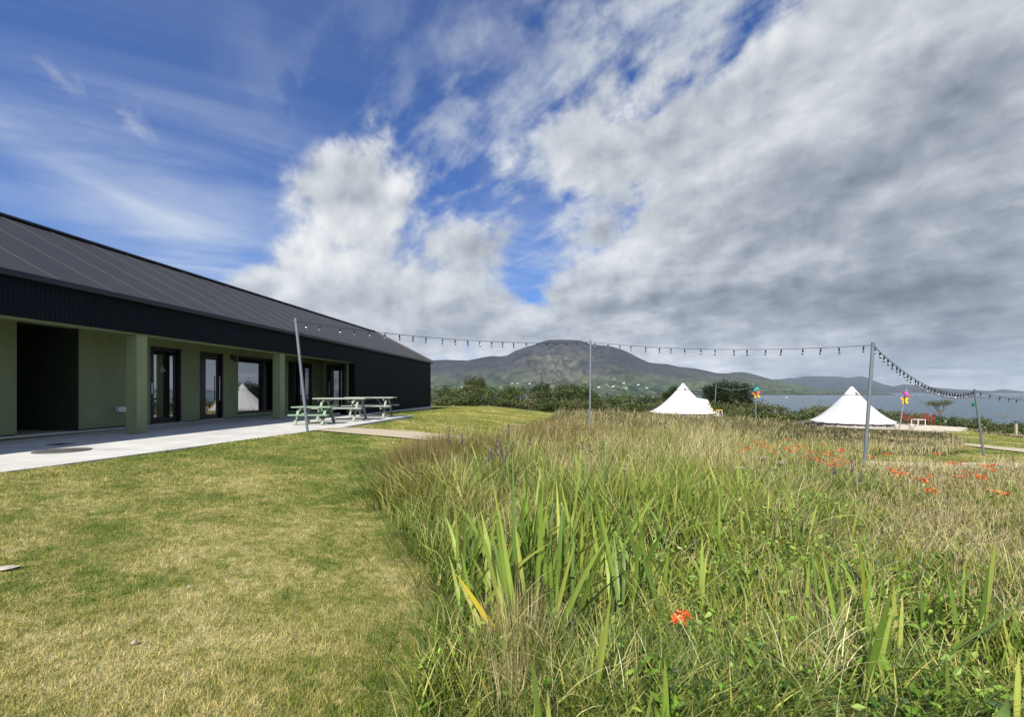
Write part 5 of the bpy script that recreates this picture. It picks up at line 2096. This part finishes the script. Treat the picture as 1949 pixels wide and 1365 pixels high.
# ------------------------------------------------------------------ iris clumps
def sword_leaf(mb, cols, base, tip, w, sag, col, tipc, twist=0.0, nseg=9):
    """one sword leaf: a folded blade from base to tip along a bowed line"""
    base, tip = Vector(base), Vector(tip)
    L = (tip - base).length
    hor = Vector((tip.x - base.x, tip.y - base.y, 0))
    ctrl = base.lerp(tip, 0.5) + Vector((0, 0, L * sag)) - hor * (sag * 0.35)
    side0 = Vector((1, 0.25, 0)) if hor.length < 0.05 else Vector((-hor.y, hor.x, 0)).normalized() * 0.35 + Vector((1, 0.2, 0))
    o = len(mb.v)
    for i in range(nseg + 1):
        t = i / nseg
        p = base * (1 - t) ** 2 + ctrl * (2 * t * (1 - t)) + tip * t * t
        d = (ctrl - base) * (2 * (1 - t)) + (tip - ctrl) * (2 * t)
        d.normalize()
        s = side0 - d * side0.dot(d)
        s.normalize()
        a = twist * t
        nrm = d.cross(s)
        s = s * math.cos(a) + nrm * math.sin(a)
        nrm = d.cross(s)
        ww = w * 0.5 * (0.75 + 0.35 * math.sin(min(1, t * 1.5) * math.pi / 2)) * (1 - t ** 3.2) + 0.0006
        f = 0.22
        mb.v += [tuple(p - s * ww), tuple(p + nrm * ww * f), tuple(p + s * ww)]
        fcol = np.array(col) * (1 - 0.0) * (1 - max(0, (t - 0.8) / 0.2) ** 1.5 * 0.7) + np.array(tipc) * max(0, (t - 0.8) / 0.2) ** 1.5 * 0.7
        cols += [fcol * 0.94, fcol * 1.08, fcol * 0.94]
    for i in range(nseg):
        k = o + i * 3
        mb.f += [(k, k + 1, k + 4, k + 3), (k + 1, k + 2, k + 5, k + 4)]


IRISC = [S(130, 156, 64, 0.88), S(113, 140, 57, 0.88), S(150, 168, 77, 0.88), S(100, 126, 55, 0.88), S(165, 174, 84, 0.88)]
YTIP = S(196, 176, 84, .64)
IRIS = leaf_mat('iris leaf', 0.38, 0.30, 0.5)


def iris_clump(label, leaves, extra=0, spread=0.3, hgt=0.7, Yk=0.92, width=0.03):
    """leaves: (base px, base py, tip px, tip py, bow[, width factor, colour]) as seen in the photograph, each put at its own depth"""
    mb, cols = MB(), []
    ylw = []
    pts = []
    for q in leaves:
        bx_, by_, tx_, ty_, bow = q[:5]
        wf = q[5] if len(q) > 5 else 1.0
        g = on_ground(bx_, by_)
        Y = g.y * (0.97 if abs(tx_ - bx_) > 0.35 * abs(ty_ - by_) else Yk * 0.9)
        b = at(bx_, by_, Y)
        tp = at(tx_, ty_, Y + R0.uniform(-0.12, 0.16))
        low = b - (tp - b).normalized() * max(0.0, min(0.16 if abs(tx_ - bx_) > 0.35 * abs(ty_ - by_) else 0.4, (b.z - gz(b.x, b.y)) / max(0.3, (tp - b).normalized().z)))
        low.z = max(low.z, gz(low.x, low.y) - 0.02)
        pts.append(low)
        c = R0.choice(IRISC)
        if len(q) > 6:
            ylw.append((low, tp, width * wf, bow, q[6]))
            continue
        sword_leaf(mb, cols, low, tp, width * wf * R0.uniform(0.85, 1.15), bow, np.array(c) * R0.uniform(0.85, 1.15), YTIP if R0.random() < 0.5 else c, R0.uniform(-0.7, 0.7))
    cen = sum(pts, Vector()) / len(pts)
    for i in range(extra):
        a = R0.uniform(0, 6.283)
        rr = spread * math.sqrt(R0.random())
        b = Vector((cen.x + rr * math.cos(a), cen.y + rr * 0.8 * math.sin(a), 0))
        b.z = gz(b.x, b.y)
        h = hgt * R0.uniform(0.6, 1.1)
        if cen.x + rr * math.cos(a) < 0.13 * -cen.y or not bool(open_ground(np.array([b.x]), np.array([b.y]))[0]):
            continue
        lean = 1.0 if R0.random() < 0.55 else 2.6
        lx, ly = max(-0.32, min(0.75, R0.gauss(0.06, 0.2) * lean)) * h, R0.gauss(0, 0.2) * lean * h
        h *= 1.0 if lean == 1.0 else 0.75
        c = R0.choice(IRISC)
        sword_leaf(mb, cols, b, b + Vector((lx, ly, h)), width * R0.uniform(0.7, 1.1), R0.uniform(0.02, 0.14) * (1 if lean == 1.0 else 2.0), np.array(c) * R0.uniform(0.8, 1.1), YTIP if R0.random() < 0.35 else c, R0.uniform(-1, 1))
    root = thing('iris_clump', label, 'plant', cen, 0, 'clumps of sword leaved iris in the meadow')
    V = np.array(mb.v) - np.array(cen)
    raw_mesh('foliage', V, None, np.array(mb.f), IRIS, np.array(cols), smooth=True, parent=root)
    for (low, tp, w, bow, col) in ylw:
        m2, c2 = MB(), []
        sword_leaf(m2, c2, low, tp, w, bow, np.array(col), np.array(col) * 0.9, 0.3)
        o = raw_mesh('leaf', np.array(m2.v) - np.array(cen), None, np.array(m2.f), IRIS, np.array(c2), smooth=True, parent=root)
        o['label'] = 'yellowed sword leaf'
    return root


def z6(*q):
    return [(680 + a / 2.333, 780 + b / 2.333, 680 + c / 2.333, 780 + d / 2.333) + tuple(r) for (a, b, c, d, *r) in q]


def z7(*q):
    return [(1300 + a / 2.416, 800 + b / 2.416, 1300 + c / 2.416, 800 + d / 2.416) + tuple(r) for (a, b, c, d, *r) in q]


YL = S(228, 206, 70, .66)
YG = S(176, 180, 74, .64)
iris_clump('big clump of tall sword leaves mid meadow with a yellowed leaf at its foot', z6(
    (625, 860, 528, 460, 0.06), (640, 870, 545, 440, 0.05), (665, 850, 612, 445, 0.03), (690, 860, 597, 300, 0.06), (700, 720, 690, 190, 0.02), (745, 680, 660, 410, 0.06), (760, 620, 715, 340, 0.04),
    (770, 620, 735, 290, 0.03), (800, 780, 825, 330, 0.02), (790, 700, 895, 480, 0.14), (715, 700, 790, 545, 0.16), (900, 680, 885, 310, 0.03), (940, 600, 960, 440, 0.03), (920, 820, 1055, 520, 0.10, 1.15),
    (890, 900, 965, 590, 0.05, 1.1), (1010, 700, 1050, 490, 0.04), (1110, 660, 1030, 280, 0.08, 1.2), (1130, 720, 1060, 380, 0.07), (1160, 650, 1320, 385, 0.05, 1.2), (970, 870, 1355, 720, 0.22, 0.9),
    (830, 700, 800, 420, 0.03), (860, 760, 845, 500, 0.02), (735, 800, 700, 500, 0.04), (575, 700, 560, 520, 0.04), (950, 560, 905, 330, 0.05), (985, 640, 1000, 420, 0.03), (850, 640, 870, 340, 0.03),
    (640, 760, 600, 560, 0.06), (780, 640, 820, 300, 0.05), (1040, 640, 1100, 520, 0.1),
    (650, 1055, 437, 728, 0.03, 1.05, YL), (575, 1030, 455, 770, 0.05, 0.9, YG)), extra=100, spread=0.85, hgt=0.72)
iris_clump('group of narrower sword leaves at the back of the meadow, behind the big middle clump', z6(
    (510, 330, 545, 170, 0.04), (690, 330, 688, 190, 0.02), (960, 480, 1000, 190, 0.04), (1000, 420, 1080, 190, 0.1), (1070, 360, 1150, 200, 0.1), (1020, 460, 1010, 160, 0.03), (1090, 400, 1100, 130, 0.03),
    (1150, 350, 1200, 190, 0.08), (1180, 330, 1170, 150, 0.03), (1240, 330, 1310, 170, 0.06), (1350, 300, 1390, 190, 0.05), (1420, 340, 1440, 200, 0.05), (900, 420, 930, 240, 0.06)), extra=120, spread=2.0, hgt=0.62, width=0.028)
iris_clump('clump of bright sword leaves at the lower right of the meadow, some yellowing', z7(
    (575, 640, 512, 470, 0.06, 1.2), (850, 1130, 925, 700, 0.05, 1.1), (870, 1150, 962, 770, 0.04, 1.2), (935, 1190, 1062, 955, 0.05, 1.2), (1090, 940, 1330, 650, 0.07, 1.1), (1095, 950, 1357, 684, 0.05, 1.0),
    (925, 800, 905, 535, 0.04, 1.1), (890, 1000, 930, 560, 0.05), (750, 920, 632, 650, 0.06), (830, 700, 800, 530, 0.03), (690, 900, 640, 620, 0.05), (620, 820, 585, 560, 0.03), (840, 960, 870, 640, 0.03),
    (650, 760, 600, 600, 0.05), (1000, 1010, 1010, 800, 0.02), (880, 1365, 1052, 1230, 0.05, 1.0, YG), (840, 880, 812, 545, 0.04, 0.9, YG)), extra=84, spread=1.0, hgt=0.5, width=0.030)
iris_clump('broad arching sword leaves reaching across the bottom right corner', z7(
    (1050, 1200, 1420, 935, 0.06, 1.3, YG), (1060, 1215, 1568, 850, 0.05, 1.2), (1400, 850, 1440, 535, 0.03, 1.5), (1470, 1130, 1575, 1000, 0.1, 1.8), (1250, 1140, 1480, 905, 0.07, 1.2), (1480, 1365, 1500, 1270, 0.1, 1.1),
    (1380, 900, 1410, 640, 0.04), (1440, 1010, 1530, 900, 0.12)), extra=36, spread=0.7, hgt=0.4, width=0.034)
iris_clump('arching dark green sword leaves below the pinkish umbel flowers', z7(
    (290, 400, 540, 220, 0.22), (330, 410, 490, 250, 0.2), (310, 440, 630, 225, 0.14), (255, 350, 253, 165, 0.02), (170, 580, 120, 420, 0.05), (165, 570, 168, 330, 0.03), (50, 510, 110, 415, 0.06), (300, 420, 420, 190, 0.14),
    (280, 400, 330, 200, 0.1), (340, 430, 560, 330, 0.2), (360, 450, 690, 320, 0.12), (270, 430, 200, 260, 0.08), (240, 440, 390, 250, 0.16), (80, 520, 20, 430, 0.06), (370, 420, 400, 300, 0.06)), extra=80, spread=1.15, hgt=0.52)
iris_clump('low leaning sword leaves at the bottom of the meadow, under the orange red flower', z6(
    (1080, 1150, 1130, 800, 0.03), (1075, 1140, 1090, 900, 0.03), (940, 1000, 800, 960, 0.1, 1.0, YG), (660, 890, 550, 860, 0.14), (1370, 1330, 1365, 1100, 0.02, 1.1), (800, 1330, 770, 1100, 0.05), (850, 1365, 845, 1240, 0.03),
    (1290, 1365, 1310, 1255, 0.04), (880, 1000, 1060, 890, 0.16), (1180, 1120, 1260, 950, 0.08), (1120, 1080, 1290, 825, 0.1, 0.8)), extra=0, width=0.026)


# ------------------------------------------------------------------ flowers
def on_height(px, py, h):
    """point of the sight line that is h above the ground"""
    d = ray(px, py)
    lo, hi = 0.8, 0.8
    while hi < 90 and d.z * hi > gz(d.x * hi, hi) + h:
        lo, hi = hi, hi * 1.04
    for _ in range(30):
        m = (lo + hi) / 2
        if d.z * m > gz(d.x * m, m) + h:
            lo = m
        else:
            hi = m
    return Vector((d.x * hi, hi, d.z * hi))


def petal_mat(name):
    return leaf_mat(name, 0.45, 0.35, 0.3)


PETAL = petal_mat('flower petal')
STEMC = S(110, 116, 60, .6)


def petals_mesh(pts, size, cols, wid=0.42):
    """star of pointed petals at each (position, axis)"""
    V, T, C = [], [], []
    for (p, ax, s, c) in pts:
        ax = ax.normalized()
        a = ax.orthogonal().normalized()
        b = ax.cross(a)
        n = 6
        ph = R0.uniform(0, 1)
        tube = p - ax * s * 1.1
        for i in range(n):
            t = 2 * math.pi * i / n + ph
            r = a * math.cos(t) + b * math.sin(t)
            u = ax.cross(r)
            o = len(V)
            V += [tuple(tube), tuple(p + r * s * 0.25 - u * s * wid * 0.4), tuple(p + r * s * 0.95 + ax * s * 0.25), tuple(p + r * s * 0.25 + u * s * wid * 0.4)]
            T += [(o, o + 1, o + 3), (o + 1, o + 2, o + 3)]
            C += [np.array(c) * 0.9, np.array(c) * 1.0, np.array(c) * 1.15, np.array(c) * 1.0]
    return np.array(V), np.array(T), np.array(C)


ORANGE = [S(240, 118, 60, .78), S(244, 136, 78, .78), S(228, 98, 52, .74), S(248, 156, 104, .78)]


def montbretia(label, p, k, n, group, stemlen, run=0.10):
    root = thing('montbretia', label, 'flower', p, 0, group)
    mb = MB()
    end = Vector((run * k, 0, 0.0))
    ax = [Vector((-0.02, 0.02, -stemlen)), Vector((-0.05 * k, 0, -0.10 * k)), Vector((-0.4 * run * k, 0, 0)), end]
    mb.tube(ax, [0.003, 0.0025, 0.002, 0.001], 5)
    st_ = mb.build('stem', STEMM, root)
    pts = []
    for i in range(n):
        t = i / max(1, n - 1)
        q = ax[2].lerp(end, t) + Vector((R0.uniform(-1, 1), R0.uniform(-1, 1), R0.uniform(-0.6, 0.9))) * 0.024 * k
        d = Vector((R0.uniform(-1, 1), R0.uniform(-1.2, 0.6), R0.uniform(-0.1, 0.9)))
        pts.append((q, d, R0.uniform(0.020, 0.030) * k * (1 - 0.35 * t), R0.choice(ORANGE)))
    V, T, C = petals_mesh(pts, 1, None)
    raw_mesh('blossom', V, T, None, PETAL, C, parent=root)
    return root


STEMM = mat('flower stem', STEMC, 0.7, var=0.15, vscale=30)
h = on_height(1291, 1178, 0.30)
montbretia('large orange red flower spray low in the foreground grass', h, 1.5, 11, None, 0.28, 0.035)
h = on_height(945, 1040, 0.30)
montbretia('orange spray half hidden among the tall sword leaves, the upper of two', h, 0.8, 4, 'orange flowers in the meadow', 0.28)
h = on_height(939, 1069, 0.26)
montbretia('tiny orange bud spray low among the tall sword leaves', h, 0.6, 3, 'orange flowers in the meadow', 0.24)
protos = []
ORL = [(370, 115), (375, 128), (262, 142), (475, 90), (450, 105), (640, 115), (650, 160), (720, 145), (730, 138), (700, 190), (705, 210), (680, 205), (735, 182), (935, 155), (945, 160), (870, 172), (640, 185), (980, 228),
       (985, 245), (1130, 262), (1115, 280), (1145, 328), (1225, 200), (1295, 190), (1265, 202), (1300, 240), (1275, 265), (1365, 262), (1390, 272), (1410, 208), (1480, 340), (1425, 235), (535, 125), (600, 180), (1165, 155), (1350, 262),
       (360, 100), (480, 130), (580, 150), (660, 150), (690, 165), (755, 195), (1240, 196), (1400, 214), (965, 232), (1100, 275), (250, 110), (300, 130), (330, 100), (410, 120), (420, 150), (500, 145), (515, 110), (560, 120)]
for i, (a, b) in enumerate(ORL):
    p = on_height(1300 + a / 2.416, 800 + b / 2.416, (0.50 if a < 900 else 0.46) + R0.uniform(-0.06, 0.12))
    if i < 4:
        o = montbretia('small orange montbretia spray among the pale straw grass on the right', p, 1.25, 6, 'orange sprays in the straw grass', 0.46)
        protos.append(o)
    else:
        o = copy_tree(protos[i % 4])
        o.location = p
        o.rotation_euler = (0, 0, R0.uniform(0, 6.28))
    s = R0.uniform(0.75, 1.2)
    o.scale = (s, s, s)

PURPLE = [S(122, 86, 140, .65), S(104, 72, 124, .62), S(140, 104, 156, .66)]


def loosestrife(label, p, hgt, group, n=120):
    root = thing('loosestrife', label, 'flower', p, 0, group)
    mb = MB()
    mb.tube([(0.02, 0, -0.5), (0, 0, 0), (0.005, 0, hgt)], [0.004, 0.003, 0.0015], 5)
    mb.build('stem', STEMM, root)
    pl = Plants()
    z = rng.uniform(0, hgt, n)
    a = rng.uniform(0, 6.283, n)
    r = 0.016 * (1 - 0.6 * z / hgt) * rng.uniform(0.4, 1.2, n)
    pl.leaves(np.c_[r * np.cos(a), r * np.sin(a), z], rng.uniform(0.012, 0.022, n), pal(n, PURPLE, 0.14), 0.55, 0.5)
    pl.build('blossom', PETAL, root)
    return root


first = None
LST = [(672, 130, .24), (660, 215, .16), (622, 205, .16), (640, 190, .15), (600, 225, .14), (650, 235, .15), (582, 232, .13), (616, 170, .14), (683, 190, .14), (409, 150, .22), (465, 150, .14), (770, 160, .13), (1000, 180, .13), (1035, 190, .12)]
LST = [(680 + a / 2.333, 780 + b / 2.333, c) for a, b, c in LST] + [(1300 + a / 2.416, 800 + b / 2.416, c) for a, b, c in ((530, 95, .14), (620, 95, .14), (585, 125, .14), (693, 250, .13), (778, 240, .20), (815, 285, .12), (1520, 190, .1))]
for i, (px, py, hg) in enumerate(LST):
    p = on_height(px, py, 0.68)
    if first is None:
        o = first = loosestrife('tall purple loosestrife spike standing out left of the middle pole', p, 0.24, 'purple loosestrife spikes')
    elif i == 1:
        o = second = loosestrife('purple loosestrife spike among the meadow grass', p, 0.18, 'loosestrife spikes in the grass', 80)
    else:
        o = copy_tree(second)
        o.location = p
        o.scale = (1, 1, hg / 0.18)
        o.rotation_euler = (R0.uniform(-0.15, 0.15), R0.uniform(-0.15, 0.15), R0.uniform(0, 6))


def umbel(label, p, R_, col, group, stem=0.5, name='umbel_flower', n=14, dead=False):
    root = thing(name, label, 'flower', p, 0, group)
    mb = MB()
    mb.tube([(0.04, 0.02, -stem), (0.01, 0, -stem * 0.5), (0, 0, -R_ * 0.7)], [0.006, 0.005, 0.004], 6)
    heads = []
    for i in range(n):
        a = 2.4 * i
        r = R_ * math.sqrt((i + 0.5) / n)
        q = Vector((r * math.cos(a), r * math.sin(a), -0.15 * r * r / R_))
        mb.tube([(0, 0, -R_ * 0.7), q - Vector((0, 0, 0.006))], [0.002, 0.0012], 4)
        heads.append(q)
    mb.build('stem', STEMM, root)
    pl = Plants()
    for q in heads:
        k = 26
        P = np.array(q) + rng.normal(0, 1, (k, 3)) * np.array([R_ * 0.11, R_ * 0.11, R_ * 0.03])
        pl.leaves(P, rng.uniform(0.05, 0.11, k) * R_ * 1.1, pal(k, col, 0.08), 0.8, 0.3)
    pl.build('blossom', PETAL, root)
    return root


PINKW = [S(206, 192, 186, .7), S(190, 172, 168, .7), S(218, 208, 202, .72)]
WHT_ = [S(224, 222, 208, .76), S(212, 208, 190, .74)]
for lab, px, py, R_, col, st_ in (('largest pinkish white umbel flower above the arching dark leaves', 1300 + 362 / 2.416, 800 + 168 / 2.416, 0.10, PINKW, 0.6),
                                  ('pinkish umbel flower touching the largest one on its right', 1300 + 448 / 2.416, 800 + 190 / 2.416, 0.09, PINKW, 0.58),
                                  ('small pale umbel flower low to the left of the pinkish pair', 1300 + 258 / 2.416, 800 + 216 / 2.416, 0.075, WHT_, 0.55),
                                  ('white umbel flower by the lawn edge, left of the paired one', 978, 808, 0.085, WHT_, 0.6),
                                  ('white umbel flower by the lawn edge, right of the paired one', 995, 809, 0.09, WHT_, 0.6),
                                  ('single white flower head beside the big sword leaves', 1189, 893, 0.05, WHT_, 0.5)):
    umbel(lab, on_height(px, py, st_), R_, col, 'umbel flowers in the meadow', st_)
hw = at(1909, 790.5, 24.0)
umbel('brown white hogweed head rising alone before the water at the right', hw, 0.30, [S(196, 184, 160, .66), S(160, 140, 116, .62)], None, -(gz(hw.x, hw.y) - hw.z) + 0.05, 'hogweed', 18)
for i, (px, py) in enumerate(((1052, 757), (1058, 760), (1068, 758), (1190, 769), (1204, 767), (1215, 769), (1222, 766), (1176, 770), (1186, 764), (1050, 764), (1737, 789), (1760, 788), (1770, 790))):
    p = at(px, py, 37.2 if px < 1100 else (42.5 if px < 1300 else 36.0))
    if i == 0:
        wf0 = umbel('small white hedge flower head in front of the dark hedge', p, 0.15, WHT_, 'white flower heads along the hedge', 0.5)
    else:
        o = copy_tree(wf0)
        o.location = p
        s = R0.uniform(0.7, 1.1)
        o.scale = (s, s, s)
# spent brown thistle heads
BRN = [S(104, 84, 88, .55), S(88, 74, 70, .55), S(124, 102, 98, .55)]
br0 = None
for (a, b) in ((700, 450), (715, 470), (690, 470), (740, 460), (428, 385), (420, 455), (548, 322), (535, 395), (560, 410), (1290, 520), (1005, 515), (1335, 550), (1455, 480), (1560, 470)):
    p = on_height(1300 + a / 2.416, 800 + b / 2.416, 0.46)
    if br0 is None:
        br0 = umbel('spent purple brown seed head on a thin stalk', p, 0.035, BRN, 'spent seed heads in the meadow', 0.4, 'seed_head', 6)
    else:
        o = copy_tree(br0)
        o.location = p
        o.rotation_euler = (R0.uniform(-0.5, 0.5), R0.uniform(-0.5, 0.5), R0.uniform(0, 6))
# small yellow daisies at the lawn edge
yd0 = None
for (a, b) in ((372, 378), (398, 380), (428, 366), (455, 386), (170, 300), (360, 398)):
    p = on_height(680 + a / 2.333, 780 + b / 2.333, 0.40)
    if yd0 is None:
        yd0 = umbel('small yellow daisy among the rushes by the lawn', p, 0.022, [S(232, 204, 40, .75), S(220, 184, 30, .72)], 'yellow daisies in the rushes', 0.38, 'yellow_daisy', 5)
    else:
        o = copy_tree(yd0)
        o.location = p

# loose stones on the lawn
STONE = mat('pale stone', S(206, 198, 180, .62), 0.85, var=0.2, vscale=20, bump=0.6, bscale=50)
for lab, px, py, sx, sy, sz in (('small white three cornered stone lying on the lawn', 255, 1228, 0.014, 0.011, 0.008), ('flat pale stone bedded in the lawn at the left edge', 4, 1086, 0.07, 0.04, 0.008),
                                ('sliver of white stone in the middle of the lawn', 360, 1121, 0.016, 0.007, 0.006)):
    g = on_ground(px, py)
    mb = MB()
    pr = random.Random(px)
    mb.lathe([(0.001, -0.6)] + [(math.cos(t) * 1.0, math.sin(t)) for t in np.linspace(-0.5, 1.4, 6)] + [(0.001, 1.0)], 9)
    mb.v = [(x * sx * (1 + pr.uniform(-0.25, 0.25)), y * sy * (1 + pr.uniform(-0.25, 0.25)), z * sz * (1 + pr.uniform(-0.2, 0.3))) for x, y, z in mb.v]
    o = mb.build('stone', STONE)
    o.location = (g.x, g.y, g.z + 0.012)
    o.rotation_euler = (0, 0, pr.uniform(0, 6))
    tag(o, lab, 'stone', 'loose stones on the lawn')


# ------------------------------------------------------------------ the air over the bay
hz = MB()
hz.box(-9500, 17000, -700, 9600, -60, 575)
m = bpy.data.materials.new('haze')
m.use_nodes = True
nt = m.node_tree
nt.nodes.clear()
o_ = nt.nodes.new('ShaderNodeOutputMaterial')
v_ = nt.nodes.new('ShaderNodeVolumePrincipled')
v_.inputs['Color'].default_value = (0.72, 0.85, 1.0, 1)
v_.inputs['Density'].default_value = 0.000042
v_.inputs['Anisotropy'].default_value = 0.0
nt.links.new(v_.outputs[0], o_.inputs['Volume'])
tag(hz.build('haze', m), kind='stuff')
